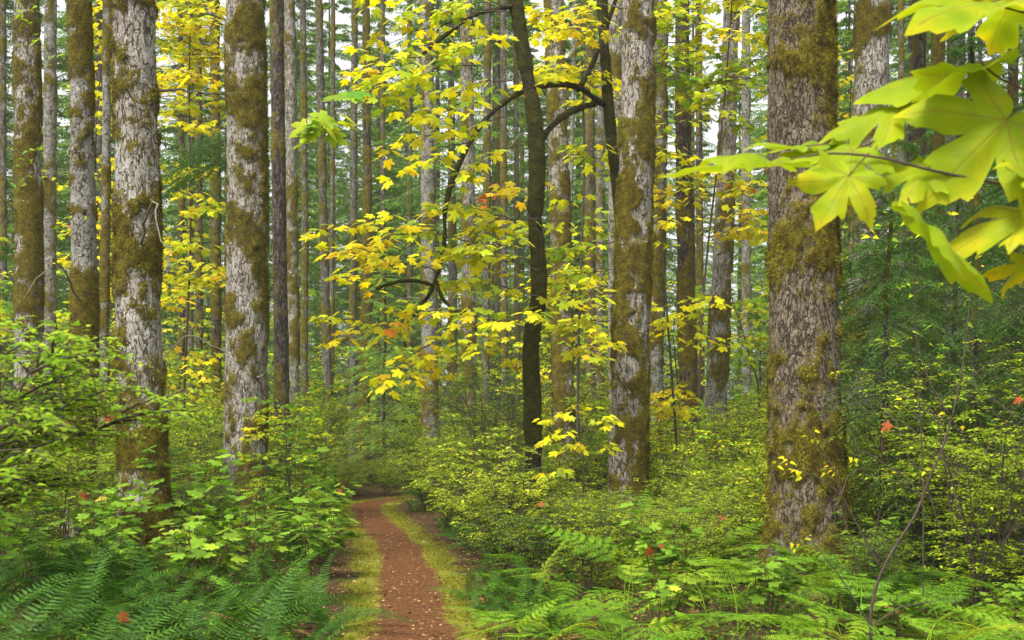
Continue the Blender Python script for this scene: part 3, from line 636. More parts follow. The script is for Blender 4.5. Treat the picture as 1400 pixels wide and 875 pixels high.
def frond_bracken(seed, L, mat='bracken', stalk=.45, e0=75, e1=-12, npr=11, npn=15):
    r = np.random.default_rng(seed); m = 40; t = np.linspace(0, 1, m); tot = L * (1 + stalk)
    el = R_(e0) + (R_(e1) - R_(e0)) * sstep(t, .05, .62); ds = tot / (m - 1)
    P = np.zeros((m, 3)); P[1:, 0] = np.cumsum(np.cos(el[:-1]) * ds); P[1:, 2] = np.cumsum(np.sin(el[:-1]) * ds)
    P[:, 1] = .03 * L * np.sin(t * 3 + r.uniform(0, 6))
    mb = MB(); mb.add(*tubes(P[None], np.linspace(.0045, .001, m)[None], 4))
    t0 = stalk / (1 + stalk); q = np.linspace(0, .97, npr); tt = t0 + (1 - t0) * q
    f = tt * (m - 1); i0 = np.clip(f.astype(int), 0, m - 2); fr = (f - i0)[:, None]
    pos = P[i0] * (1 - fr) + P[i0 + 1] * fr; tg = nrm(P[i0 + 1] - P[i0])
    side = nrm(np.cross(np.broadcast_to([0, 0, 1.], tg.shape), tg)); up = np.cross(tg, side)
    ln = .36 * L * (1 - q) ** .85 * np.minimum(1, .72 + q * 2) + .02
    for s_ in (-1, 1):
        d = nrm(side * s_ + tg * .45 + up * .05 + r.normal(0, .06, tg.shape)); u = np.linspace(0, 1, 6)
        Q = pos[:, None] + d[:, None] * ln[:, None, None] * u[None, :, None] - np.array([0, 0, 1.]) * (ln[:, None, None] * .22 * u[None, :, None] ** 2)
        mb.add(*tubes(Q, (np.linspace(.0016, .0006, 6)[None] * np.ones((npr, 1))), 3))
        v = np.linspace(.06, .98, npn); g = v * 5; j0 = np.clip(g.astype(int), 0, 4); gr = (g - j0)[None, :, None]
        pp = Q[:, j0] * (1 - gr) + Q[:, j0 + 1] * gr; tq = nrm(Q[:, j0 + 1] - Q[:, j0])
        upq = np.broadcast_to(up[:, None], tq.shape); sq = nrm(np.cross(upq, tq))
        lq = (.26 * ln[:, None] * (1 - .86 * v[None]) + .006)
        for s2 in (-1, 1):
            ax = sq * s2 + tq * .35 + r.normal(0, .04, tq.shape)
            V, Fs = leaves(np.array([[-.17, 0, 0], [-.12, .6, .01], [0, 1, -.1], [.12, .6, .01], [.17, 0, 0]]), [np.array([[0, 4, 3, 1]]), np.array([[1, 3, 2]])], pp.reshape(-1, 3), ax.reshape(-1, 3), (upq + r.normal(0, .15, tq.shape)).reshape(-1, 3), np.minimum(lq, .046 * L).reshape(-1)); mb.add(V, Fs)
    return mb.mesh('bracken_frond', M[mat], False)

def fern(kind, meshes, loc, n, s, seed, tiltr=.25, elev=None):
    r = np.random.default_rng(seed); root = empty(kind, loc, 0)
    a0 = r.uniform(0, 6.28)
    for i in range(n):
        o = bpy.data.objects.new('frond', meshes[i % len(meshes)]); COL.objects.link(o); o.parent = root
        a = a0 + i * 2 * np.pi / n * 1.0 + r.normal(0, .18)
        o.rotation_euler = (r.normal(0, .2), r.normal(-.02 if i % 3 else .30, tiltr), a); sc = s * r.uniform(.75, 1.1); o.scale = (sc, sc * r.choice([-1, 1]), sc)
        o.location = (r.normal(0, .03), r.normal(0, .03), -.02)
    return root

def thimble(seed, H, nst, leaf, mat='thimble', spread=.35, stemmat='redtwig', nleaf=9, tmpl=T_MPflat):
    r = np.random.default_rng(seed); root = empty('thimbleberry_plant', (0, 0, 0))
    m = 8; t = np.linspace(0, 1, m); az = r.uniform(0, 6.28, nst); h = H * r.uniform(.65, 1, nst); sp = spread * r.uniform(.2, 1, nst)
    P = np.zeros((nst, m, 3)); P[..., 0] = (np.cos(az) * sp)[:, None] * (.2 + t); P[..., 1] = (np.sin(az) * sp)[:, None] * (.2 + t); P[..., 2] = h[:, None] * t - .05
    P += r.normal(0, .02, P.shape) * t[None, :, None]
    mb = MB(); mb.add(*tubes(P, np.linspace(.008, .003, m)[None] * np.ones((nst, 1)), 5))
    tt = r.uniform(.45, 1, (nst, nleaf)); tt[:, 0] = 1; f = tt * (m - 1); i0 = np.clip(f.astype(int), 0, m - 2); fr = (f - i0)[..., None]; ii = np.arange(nst)[:, None]
    st = (P[ii, i0] * (1 - fr) + P[ii, i0 + 1] * fr).reshape(-1, 3); N = len(st)
    a = r.uniform(0, 6.28, N); d = np.stack([np.cos(a), np.sin(a), r.uniform(.1, .7, N)], -1); pl = r.uniform(.08, .20, N)[:, None]
    en = st + nrm(d) * pl; mid = (st + en) / 2 + [0, 0, .01]
    mb.add(*tubes(np.stack([st, mid, en], 1), np.full((N, 3), .0016), 3)); mb.obj('stems', M[stemmat], root)
    ax = np.stack([np.cos(a), np.sin(a), r.uniform(-.55, .05, N)], -1)
    V, Fs = leaves(*tmpl, en, ax, np.array([0, 0, 1.]) + r.normal(0, .28, (N, 3)), r.uniform(.6, 1.1, N) * leaf)
    lb = MB(); lb.add(V, Fs); lb.obj('foliage', M[mat], root, smooth=False); reg(root); return root

def conifer(name, seed, H, r0, live, blen, nbr, nsec, nfe, fe, mat, bark='far', dead=26, droop=.25, kr=9, foll=1.0, smallr=False, azr=None, qmax=1.):
    r = np.random.default_rng(seed); root = empty(name, (0, 0, 0))
    m = 26; z = np.linspace(-.3, H, m); wob = np.stack([r.normal(0, .04, m).cumsum() * .4, r.normal(0, .04, m).cumsum() * .4, z], 1)
    wob[:, :2] -= wob[0, :2]
    rr = r0 * (1 - np.clip(z, 0, H) / H) ** .8 + .012; rr[0] *= 1.4
    V, Fc = tubes(wob[None], rr[None], kr); V = V + nrm(V - np.repeat(wob, kr, 0)) * ((vnoise(V * 6, seed) - .5) * .12 * r0)[:, None]
    mk = sstep(fbm(V * np.array([2, 2, .8]) + seed, 3, seed) + .18 * np.exp(-np.clip(V[:, 2], 0, 99) / 4), .5, .62)
    mb = MB(); mb.add(V, Fc, moss=mk); bb = mb; bb.mi = 1
    if dead:
        zb = r.uniform(1.2, max(2.5, live * 1.25), dead); a = r.uniform(0, 6.28, dead); L = blen * r.uniform(.15, .7, dead)
        c = np.stack([np.interp(zb, z, wob[:, k]) for k in range(3)], 1); d = np.stack([np.cos(a), np.sin(a), r.uniform(-.25, .25, dead)], 1)
        u = np.linspace(0, 1, 6)[None, :, None]
        Q = c[:, None] + d[:, None] * L[:, None, None] * u + np.array([0, 0, 1.]) * (r.normal(0, .12, dead)[:, None, None] * L[:, None, None] * u ** 2) + r.normal(0, .02, (dead, 6, 3)) * u
        bb.add(*tubes(Q, np.linspace(.016, .005, 6)[None] * np.ones((dead, 1)) * (1 if r0 > .06 else .5), 3), moss=.5)
    q = np.sort(r.uniform(0, 1, nbr)) * qmax; zb = live + (H - live) * q ** 1.05; a = np.arange(nbr) * 2.4 + r.normal(0, .35, nbr)
    if azr: a = azr[0] + r.normal(0, azr[1], nbr)
    L = blen * (1 - .88 * ((zb - live) / (H - live)) ** 1.1) * r.uniform(.6, 1.08, nbr) * np.minimum(1, .55 + q * 4)
    c = np.stack([np.interp(zb, z, wob[:, k]) for k in range(3)], 1)
    d = np.stack([np.cos(a), np.sin(a), .30 - .35 * (1 - q)], 1); mu = 9; u = np.linspace(0, 1, mu)
    Q = c[:, None] + d[:, None] * L[:, None, None] * u[None, :, None] - np.array([0, 0, 1.]) * (droop * L[:, None, None] * u[None, :, None] ** 1.8)
    bb.add(*tubes(Q, np.linspace(1, .2, mu)[None] * (.004 + .006 * L)[:, None] * (.6 if smallr else 1), 4 if smallr else 3), moss=0.)
    # secondaries
    v = np.linspace(.14, .99, nsec); g = v * (mu - 1); j0 = np.clip(g.astype(int), 0, mu - 2); gr = (g - j0)[None, :, None]
    pp = Q[:, j0] * (1 - gr) + Q[:, j0 + 1] * gr; tq = nrm(Q[:, j0 + 1] - Q[:, j0]); sd_ = nrm(np.cross(tq, [0, 0, 1.]))
    sg = np.where(np.arange(nsec) % 2, 1., -1.)[None, :, None]
    ds = nrm(sd_ * sg + tq * .75 + r.normal(0, .12, tq.shape)); Ls = (L[:, None] * .36 * (1.08 - v[None]) + .10 * min(1, blen)) * r.uniform(.6, 1.1, (nbr, nsec)) * foll
    u2 = np.linspace(0, 1, 4)
    S = pp[:, :, None] + ds[:, :, None] * Ls[..., None, None] * u2[None, None, :, None] - np.array([0, 0, 1.]) * (.30 * Ls[..., None, None] * u2[None, None, :, None] ** 2)
    S = S.reshape(-1, 4, 3)
    if smallr: bb.add(*tubes(S, np.linspace(.0018, .0008, 4)[None] * np.ones((len(S), 1)), 3), moss=0.)
    bb.obj('trunk', [M[bark], M['twig'] if smallr else M['deadtwig']], root)
    w_ = np.linspace(.05, 1, nfe); g = w_ * 3; k0 = np.clip(g.astype(int), 0, 2); gr = (g - k0)[None, :, None]
    fp = S[:, k0] * (1 - gr) + S[:, k0 + 1] * gr; ft = nrm(S[:, k0 + 1] - S[:, k0]); fs = nrm(np.cross(ft, [0, 0, 1.])) * np.where(np.arange(nfe) % 2, 1., -1.)[None, :, None]
    ax = fs + ft * .8 + r.normal(0, .2, ft.shape) + [0, 0, -.12]; fp = fp.reshape(-1, 3)
    V, Fs = leaves(*T_NEE, fp, ax.reshape(-1, 3), np.array([0, 0, 1.]) + r.normal(0, .5, fp.shape), fe * r.uniform(.6, 1.15, len(fp)))
    lb = MB(); lb.add(V, Fs); lb.obj('crown', M[mat], root, smooth=False); reg(root); return root

class Maple:
    def __init__(s, r): s.r = r; s.P = []; s.R = []; s.lp = []; s.la = []; s.ln = []; s.ls = []; s.lh = []; s.limbs = []
    def curve(s, P, r0, r1, n=12, jit=.0):
        P = np.asarray(P, float); seg = np.r_[0, np.cumsum(np.linalg.norm(np.diff(P, axis=0), axis=1))]; u = np.linspace(0, seg[-1], n)
        # smooth through points
        Q = np.stack([np.interp(u, seg, P[:, k]) for k in range(3)], 1)
        for _ in range(2): Q[1:-1] = (Q[:-2] + 2 * Q[1:-1] + Q[2:]) / 4
        if jit: Q[1:-1] += s.r.normal(0, jit, Q[1:-1].shape)
        s.P.append(Q); s.R.append(np.linspace(r0, r1, n)); return Q
    def leafpair(s, p, t, size, hue, n=2):
        r = s.r
        a0 = r.uniform(0, np.pi)
        side = nrm(np.cross(t, [0, 0, 1.])); 
        for k in range(n):
            sg = 1 if k % 2 else -1
            d = nrm(side * sg * r.uniform(.5, 1.1) + t * r.uniform(.2, .9) + np.array([0, 0, r.uniform(-.15, .35)]) + r.normal(0, .15, 3))
            pl = size * r.uniform(.45, .95); e = p + d * pl
            s.P.append(np.stack([p, (p + e) / 2 + [0, 0, .01], e])); s.R.append(np.full(3, .0016))
            s.lp.append(e); s.la.append(d * np.array([1, 1, .3]) + np.array([0, 0, -r.uniform(.1, .75)]))
            s.ln.append(np.array([0, 0, 1.]) + np.array([0, -.18, 0]) + r.normal(0, .30, 3)); s.ls.append(size * r.uniform(.6, 1.1)); s.lh.append(hue + r.normal(0, .09) + (.3 if r.uniform() < .01 else 0))
    def tier(s, p0, p1, nleaf, spread, size, hue, arch=.10, start=.2):
        """a branch from p0 to p1 with side twigs in a level plane carrying paired leaves"""
        r = s.r; p0 = np.asarray(p0, float); p1 = np.asarray(p1, float); L = np.linalg.norm(p1 - p0); d = (p1 - p0) / L
        mid = (p0 + p1) / 2 + [0, 0, arch * L]
        Q = s.curve([p0, mid, p1], .006 + .003 * L, .002, 12, .012 * L)
        sd_ = nrm(np.cross(d, [0, 0, 1.])); done = 0; k = 0
        nt = max(2, int(nleaf / 2.15))
        for i in range(nt):
            u = start + (1 - start) * (i + .5) / nt; f = u * 11; j = min(10, int(f)); p = Q[j] + (Q[j + 1] - Q[j]) * (f - j)
            l = spread * r.uniform(.35, 1.0) * (1.1 - .6 * abs(u - .5)); sg = 1 if i % 2 else -1
            dd = nrm(sd_ * sg + d * r.uniform(.2, .9) + np.array([0, 0, r.uniform(-.25, .25)]))
            e = p + dd * l + np.array([0, 0, -.12 * l])
            T = s.curve([p, p + dd * l * .5 + [0, 0, .04 * l], e], .0028, .0014, 5)
            h = hue + r.normal(0, .07)
            s.leafpair(T[-1], dd, size, h, 2)
            if r.uniform() < .8: s.leafpair(T[2], dd, size * .95, h, 2 if r.uniform() < .6 else 1)
        s.leafpair(Q[-1], d, size, hue + .05, 3)
        s.leafpair(Q[-3], d, size, hue, 2)
    def build(s, root, tmpl, mat='maple', twig='twig', name='crown', tname='twigs'):
        b0 = np.array(root.location)
        mb = MB()
        from collections import defaultdict
        g = defaultdict(list)
        for P, R in zip(s.P, s.R): g[len(P)].append((P - b0, R))
        for n, lst in g.items(): mb.add(*tubes(np.stack([a for a, _ in lst]), np.stack([b for _, b in lst]), 4 if n > 3 else 3))
        if s.P: mb.obj(tname, M[twig], root)
        k = len(tmpl[0]); V, Fs = leaves(*tmpl, np.array(s.lp) - b0, np.array(s.la), np.array(s.ln), np.array(s.ls))
        lb = MB(); lb.add(V, Fs, hue=np.repeat(np.array(s.lh), k)); lb.obj(name, M[mat], root, smooth=False)

# ------------------------------------------------------------------ the curved mossy maple with its arching limb
def limb(root, line, rad, seed, name='limb', moss=.45, tuft=1500, res=.02):
    mb, tb = trunk_mesh(np.array(line), np.array(rad), 'maplebark', moss, [], seed, np.array(root.location), res, rough=.5, tuft=tuft, flare=0, tuftm='tuft_dark')
    o = mb.obj(name, M['maplebark'], root)
    if tb: t = tb.obj('moss', M['tuft_dark'], o); 
YM = 16.0
def maple_stem(kind, pts, w, Y, seed, label):
    x = (pts[-1][0] - 700) * Y / F; g = float(gz(x, Y)); root = empty(kind, (x, Y, g))
    L = [at(a, b, Y) for a, b in pts][::-1]; L = [np.array([L[0][0], Y, g - .2])] + L
    rad = [w[-1] / 2 * Y / F * .9] + [q / 2 * Y / F * .82 for q in w[::-1]]
    limb(root, L, rad, seed, 'trunk', .5, 14000, .02); TREES.append((x, Y, root))
    tag(root, label, 'maple tree'); return root
mA = maple_stem('bigleaf_maple', [(690, -120), (704, 0), (716, 75), (731, 160), (735, 230), (731, 300), (737, 380), (737, 410), (728, 450), (725, 490), (728, 535), (729, 640)],
                [16, 20, 21, 23, 24, 23, 23, 23, 23, 24, 25, 27], YM, 101, 'darkest curved moss-covered maple stem, left of the two, holding the yellow leaves')
mB = maple_stem('bigleaf_maple', [(820, -120), (823, 0), (826, 60), (829, 110), (837, 200), (847, 277), (850, 352), (858, 428), (862, 520), (864, 600)],
                [13, 15, 15, 15, 16, 17, 15, 13, 14, 16], YM + 1.7, 102, 'second dark mossy maple stem hugging the thickest alder, with long arching limb')
pl = lambda pts, Y0, Y1=None: [at(a, b, Y0 + ((Y1 or Y0) - Y0) * i / (len(pts) - 1)) for i, (a, b) in enumerate(pts)]
limb(mB, pl([(828, 142), (815, 138), (800, 122), (775, 115), (745, 116), (715, 124), (690, 138), (655, 172), (630, 218), (615, 255), (607, 292), (609, 327), (602, 362), (592, 395), (566, 432)], YM + 1.7, YM - .8),
     np.array([9, 8.5, 7, 6.5, 6.5, 6.5, 6.5, 6.5, 6, 5.5, 5, 4.5, 4, 3.5, 2]) / 2 * .98 * YM / F, 103, tuft=2500, res=.012)
limb(mA, pl([(731, 200), (742, 188), (752, 174), (768, 160), (785, 150), (802, 144), (818, 140)], YM, YM + 1.65), np.array([9, 9, 8, 8, 7.5, 7, 6]) / 2 * 1.05 * YM / F, 104, tuft=1500, res=.012)
limb(mB, pl([(790, 122), (803, 105), (815, 75), (828, 40), (845, -10)], YM + 1.25, YM + 2.2), np.array([6, 6, 5.5, 5, 4]) / 2 * 1.1 * YM / F, 105, tuft=400, res=.012)
limb(mA, pl([(706, 5), (685, 12), (650, 18), (620, 40), (590, 62), (575, 78)], YM, YM - .8), np.array([6, 5.5, 5, 4, 3, 2]) / 2 * YM / F, 106, tuft=400, res=.012)
limb(mB, pl([(592, 390), (575, 385), (560, 382), (530, 388), (515, 395)], YM - .7, YM - 1.2), np.array([3.5, 3, 3, 2.4, 1.5]) / 2 * YM / F, 107, tuft=300, res=.012)
limb(mB, pl([(597, 385), (600, 402), (618, 425), (640, 432)], YM - .7, YM - .9), np.array([3.5, 3, 2.5, 1.5]) / 2 * YM / F, 108, tuft=200, res=.012)

mp = Maple(np.random.default_rng(11))
def T(x0, y0, x1, y1, n, spx, hue, Y=YM - .6, size=.158, dY=0., arch=.08):
    mp.tier(at(x0, y0, Y), at(x1, y1, Y + dY), n, spx * Y / F, size, hue, arch)
for a in [(607, 300, 500, 306, 10, 45, .55), (500, 306, 428, 324, 10, 40, .62), (600, 318, 470, 345, 22, 55, .72), (560, 380, 500, 350, 14, 50, .68), (640, 330, 545, 322, 26, 60, .34),
          (605, 372, 515, 360, 16, 50, .62), (560, 386, 470, 380, 14, 55, .58), (700, 300, 610, 288, 26, 60, .42), (730, 340, 640, 342, 30, 70, .45), (735, 370, 615, 352, 30, 70, .5),
          (735, 405, 625, 392, 34, 70, .42), (690, 440, 570, 425, 26, 60, .55), (590, 400, 540, 455, 16, 45, .58), (620, 428, 595, 495, 22, 45, .62), (640, 432, 655, 480, 14, 45, .55),
          (540, 450, 445, 438, 14, 45, .5), (560, 440, 452, 470, 12, 40, .55), (590, 470, 520, 528, 12, 36, .66), (540, 500, 562, 520, 8, 30, .6), (735, 430, 680, 445, 20, 55, .45), (735, 300, 660, 318, 22, 60, .52)]:
    T(*a, dY=mp.r.uniform(-.9, .9))
for a in [(840, 330, 750, 350, 26, 60, .30), (842, 370, 760, 385, 26, 60, .40), (842, 400, 745, 420, 26, 60, .48), (845, 440, 775, 450, 24, 60, .55), (845, 470, 800, 480, 16, 50, .55), (735, 470, 700, 500, 8, 35, .6)]:
    T(*a, Y=YM + .8, dY=mp.r.uniform(-1, .6))
for a in [(700, 8, 620, 10, 30, 60, .5), (690, 15, 560, 35, 30, 60, .52), (640, 25, 510, 75, 30, 55, .5), (600, 55, 520, 110, 34, 60, .46), (650, 90, 560, 110, 34, 60, .40), (600, 90, 545, 150, 30, 55, .42),
          (700, 60, 620, 70, 30, 60, .48), (700, 110, 620, 130, 28, 60, .44), (660, 140, 585, 165, 26, 55, .5), (690, 160, 620, 185, 22, 55, .46), (640, 180, 530, 205, 18, 45, .66), (640, 195, 560, 232, 20, 45, .55), (700, 200, 640, 235, 20, 50, .5),
          (590, 0, 500, -10, 22, 60, .48), (575, 78, 505, 98, 14, 40, .58)]:
    T(*a[:4], int(a[4] * .68), *a[5:], Y=YM - 1.0, dY=mp.r.uniform(-1.2, .9), size=.16)
T(520, 118, 445, 165, 6, 30, .28, Y=YM - 2.4, size=.26); T(460, 160, 435, 178, 3, 22, .30, Y=YM - 2.4, size=.26)
for a in [(830, 100, 770, 105, 24, 55, .58), (790, 90, 735, 108, 24, 55, .56), (830, 40, 770, 42, 26, 55, .68), (770, 30, 735, 20, 14, 45, .6), (835, 60, 800, 15, 14, 45, .55), (700, 240, 690, 262, 10, 40, .8), (745, 250, 700, 262, 12, 40, .75), (835, 190, 790, 215, 14, 45, .5), (780, 250, 760, 280, 12, 40, .45)]:
    T(*a, Y=YM + .9, dY=mp.r.uniform(-.6, 1.2))
mp.build(mA, T_MP1, name='crown')
# low yellow maple sprays under the stems
mp2 = Maple(np.random.default_rng(12)); mp = mp2
for a in [(790, 600, 745, 578, 16, 45, .66), (800, 590, 790, 560, 16, 45, .66), (800, 610, 830, 575, 12, 40, .6), (790, 620, 755, 600, 12, 40, .75), (795, 625, 780, 615, 8, 35, .62), (800, 640, 835, 610, 10, 35, .55), (790, 640, 745, 655, 10, 40, .5)]:
    T(*a[:4], max(4, a[4] // 2), a[5], a[6] - .14, Y=14.5, size=.12, dY=mp.r.uniform(-.5, .5))
x = (795 - 700) * 14.5 / F
sm = empty('maple_sapling', (x, 14.5, float(gz(x, 14.5))))
mp.curve([np.array(sm.location), at(798, 660, 14.5), at(796, 600, 14.5), at(792, 568, 14.5)], .014, .004)
mp.build(sm, T_MP1); tag(sm, 'low yellow maple sapling between the curved stem and the thickest alder', 'maple sapling')
def small_maple(label, Y, stem, tiers, size, seed, tmpl=T_MP1, mat='maple', cat='maple tree', r0=.03, kind='vine_maple'):
    global mp
    mp = Maple(np.random.default_rng(seed)); gx = (stem[-1][0] - 700) * Y / F; root = empty(kind, (gx, Y, float(gz(gx, Y))))
    P = [at(a, b, Y) for a, b in stem][::-1]; P = [np.array(root.location) - [0, 0, .1]] + P
    mp.curve(P, r0, r0 * .4, 16, .0)
    for a in tiers: T(*a, Y=Y, size=size, dY=mp.r.uniform(-1, 1) * Y * .05)
    mp.build(root, tmpl, mat); tag(root, label, cat); return root
r_ = np.random.default_rng(21)
def tset(x0, x1, y0, y1, n, nl, hue, spx=45, ln=80):
    out = []
    for i in range(n):
        cx, cyy = r_.uniform(x0, x1), y0 + (y1 - y0) * (i + r_.uniform(0, 1)) / n; s = r_.choice([-1, 1]); l = ln * r_.uniform(.6, 1.1)
        out.append((cx - s * l / 2, cyy - r_.uniform(-5, 12), cx + s * l / 2, cyy + r_.uniform(0, 14), nl, spx, float(np.clip(hue + r_.normal(0, .10), 0, .66))))
    return out
small_maple('tall yellow maple filling the gap between the two thick pale left trunks', 24, [(262, -60), (258, 120), (262, 330), (250, 560)], tset(215, 315, -20, 175, 26, 20, .55) + tset(225, 305, 215, 300, 5, 14, .55) + tset(225, 305, 325, 345, 3, 18, .52) + tset(235, 305, 365, 405, 5, 22, .62) + tset(215, 250, 250, 420, 5, 12, .5) + tset(230, 290, 480, 560, 4, 12, .55), .17, 31)
small_maple('yellow maple behind the slender moss-banded trunk on the left', 26, [(150, -40), (128, 200), (135, 500)], tset(125, 160, -10, 440, 20, 14, .62, 35, 50) + tset(60, 130, 150, 440, 6, 8, .5, 30, 50), .17, 32)
small_maple('green-yellow maple high up between thickest alder and giant trunk', 23, [(1005, -60), (990, 150), (960, 400), (955, 560)], tset(895, 1045, -20, 130, 26, 20, .34) + tset(890, 1045, 130, 220, 8, 14, .42) + tset(890, 1045, 225, 330, 10, 12, .68) + tset(890, 950, 230, 350, 5, 12, .6), .17, 33)
small_maple('yellow maple sprays low behind the thickest central alder', 19, [(905, 330), (915, 470), (925, 600)], tset(885, 955, 400, 480, 4, 14, .55) + tset(885, 950, 530, 560, 3, 14, .7), .16, 34)
small_maple('yellow maple high behind the two curved mossy stems', 21, [(790, -60), (800, 200), (790, 500)], tset(735, 840, -20, 150, 8, 16, .5) + tset(740, 845, 200, 470, 12, 14, .42), .16, 35)
small_maple('orange-tinged maple behind the right side of the giant trunk', 27, [(1170, -30), (1160, 200), (1165, 500)], tset(1145, 1175, 40, 170, 5, 12, .8, 30, 40) + tset(1150, 1200, 250, 360, 6, 12, .4, 30, 50), .15, 36)

# ------------------------------------------------------------------ background: conifers, broadleaf midstory
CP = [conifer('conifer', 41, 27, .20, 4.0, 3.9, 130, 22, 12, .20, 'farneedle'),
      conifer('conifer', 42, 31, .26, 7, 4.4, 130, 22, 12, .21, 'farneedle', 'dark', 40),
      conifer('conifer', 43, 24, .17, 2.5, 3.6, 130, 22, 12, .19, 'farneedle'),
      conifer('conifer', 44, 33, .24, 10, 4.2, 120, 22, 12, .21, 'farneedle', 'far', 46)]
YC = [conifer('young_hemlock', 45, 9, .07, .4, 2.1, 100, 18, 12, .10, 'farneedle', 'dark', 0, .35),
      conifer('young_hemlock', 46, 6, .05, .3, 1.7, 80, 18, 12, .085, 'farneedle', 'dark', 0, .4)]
rb = np.random.default_rng(51)
def scatter(n, y0, y1, pad, mind, taken, avoid=1.2, power=1.0, thin=0):
    out = []; tries = 0
    while len(out) < n and tries < n * 200:
        tries += 1
        y = y0 + (y1 - y0) * rb.uniform() ** power; hw = .45 * y + pad; x = rb.uniform(-hw, hw)
        if abs(x - path_x(y)) < avoid: continue
        pxx = 700 + x / y * F
        if thin and (415 < pxx < 640 or 1000 < pxx < 1040) and y < 105 and rb.uniform() < thin: continue
        if any((x - a) ** 2 + (y - b) ** 2 < mind ** 2 for a, b in taken): continue
        taken.append((x, y)); out.append((x, y))
    return out
taken = [(t[0], t[1]) for t in TREES]
used = set()
def place(protos, i, x, y, s, rz=None):
    p = protos[i]
    if p.name not in used: used.add(p.name); o = p
    else: o = copy_tree(p)
    o.location = (x, y, float(gz(x, y)) - .02); o.rotation_euler = (0, 0, rb.uniform(0, 6.28) if rz is None else rz); o.scale = (s, s, s * rb.uniform(.92, 1.08)); return o
for (x, y) in scatter(190, 38, 135, 4, 2.4, taken, power=.9, thin=.4):
    i = int(rb.integers(0, 4)); o = place(CP, i, x, y, rb.uniform(.8, 1.15)); o['group'] = 'conifers standing deep in the forest'
    note(o, ['shaggy green', 'dark-barked tall', 'densely branched', 'high-crowned bare-stemmed'][i], 'conifer', x, y)
for (x, y) in scatter(90, 30, 110, 3, 2.2, taken, 2.5):
    i = int(rb.integers(0, 2)); o = place(YC, i, x, y, rb.uniform(.7, 1.3)); o['group'] = 'young hemlocks in the understory'
    note(o, ['tall drooping', 'small drooping'][i], 'young hemlock', x, y)

def mid_proto(seed, H, hue, n, mat='maple', size=.16, low=.25):
    global mp
    mp = Maple(np.random.default_rng(seed)); root = empty('understory_maple', (0, 0, 0)); r = mp.r
    Q = mp.curve([[0, 0, -.1], [.1 * H * r.normal(), .05 * H, H * .5], [.2 * r.normal(), .3 * r.normal(), H]], .035, .012, 16, .02)
    for i in range(n):
        u = r.uniform(low, 1) * 15; p = Q[min(15, int(u))]; a = r.uniform(0, 6.28); l = H * r.uniform(.14, .34)
        mp.tier(p, p + np.array([math.cos(a) * l, math.sin(a) * l, r.uniform(-.1, .4) * l]), 14, l * .45, size, float(np.clip(hue + r.normal(0, .1), 0, 1)))
    mp.build(root, T_MP0, mat); reg(root); return root
MP = [mid_proto(61, 7, .20, 26), mid_proto(62, 8, .42, 28), mid_proto(63, 5, .25, 22), mid_proto(64, 6, .52, 24)]
for (x, y) in scatter(95, 26, 72, 2, 1.9, taken, 2.2):
    i = int(rb.choice([0, 1, 2, 3], p=[.36, .20, .36, .08]))
    o = place(MP, i, x, y, rb.uniform(.75, 1.15)); o['group'] = 'small maples in the middle distance'
    note(o, ['leafy green', 'tall yellowing', 'bushy yellow-green', 'bright yellow'][i], 'vine maple', x, y)

# ------------------------------------------------------------------ shrubs
SP = [shrub('huckleberry_bush', 71, 1.9, 1.05, 12, 8, 6, 8, .056, 'huck'), shrub('huckleberry_bush', 72, 1.5, 1.0, 13, 9, 7, 8, .042, 'huck'),
      shrub('huckleberry_bush', 73, 2.2, 1.1, 14, 9, 7, 8, .044, 'huckdark'), shrub('huckleberry_bush', 74, 1.2, .9, 13, 8, 7, 8, .038, 'huckdark'),
      shrub('huckleberry_bush', 75, 1.6, 1.0, 12, 7, 6, 8, .060, 'huckyel'), shrub('huckleberry_bush', 76, 2.7, 1.2, 14, 9, 6, 8, .056, 'huck')]
SADJ = ['light green', 'rounded light green', 'tall deep green', 'low deep green', 'yellowing', 'tallest airy green']
SH = [1.9, 1.5, 2.2, 1.2, 1.6, 2.7]
def add_shrub(i, x, y, s):
    h = fit_height(x, y, SH[i] * s, 1.0 * s)
    if h < .38: return
    s = max(.32, min(s, h / SH[i]))
    o = place(SP, i, x, y, s); o['group'] = 'huckleberry bushes of the understory'; note(o, SADJ[i], 'huckleberry bush', x, y)
shr = []
def zone(n, px0, px1, y0, y1, probs, s0, s1, mind=.75, avoid=1.0):
    k = 0; tries = 0
    while k < n and tries < n * 300:
        tries += 1; y = rb.uniform(y0, y1); px = rb.uniform(px0, px1); x = (px - 700) * y / F
        if abs(x - path_x(y)) < avoid or not free_of_trunks(x, y): continue
        if any((x - a) ** 2 + (y - b) ** 2 < mind ** 2 for a, b in shr): continue
        shr.append((x, y)); k += 1
        add_shrub(int(rb.choice(6, p=probs)), x, y, rb.uniform(s0, s1))
A = [.36, .26, .05, .08, .15, .10]; B = [.12, .12, .32, .26, .05, .13]
zone(22, -60, 330, 12.5, 19, B, .7, 1.0, .9)
zone(34, -60, 470, 19, 32, A, .95, 1.3, 1.0, 1.3)
zone(52, 590, 1010, 11, 19, A, .6, .95, .75, 1.15)
zone(12, 1010, 1200, 13.5, 19, A, .8, 1.0, .8, 1.3)
zone(46, 560, 1200, 19, 31, A, .95, 1.3, 1.0, 1.2)
zone(14, 1190, 1460, 10, 15, [.35, .1, .1, .05, .05, .35], .8, 1.2, .9)
zone(18, 1150, 1460, 15, 24, [.35, .1, .1, .05, .05, .35], 1.1, 1.4, 1.1)
zone(60, -60, 1460, 31, 56, A, 1.2, 1.7, 1.6, 1.6)
zone(16, 430, 600, 26, 36, [.5, .2, .05, .05, .2, 0], .9, 1.2, .9, 1.0)

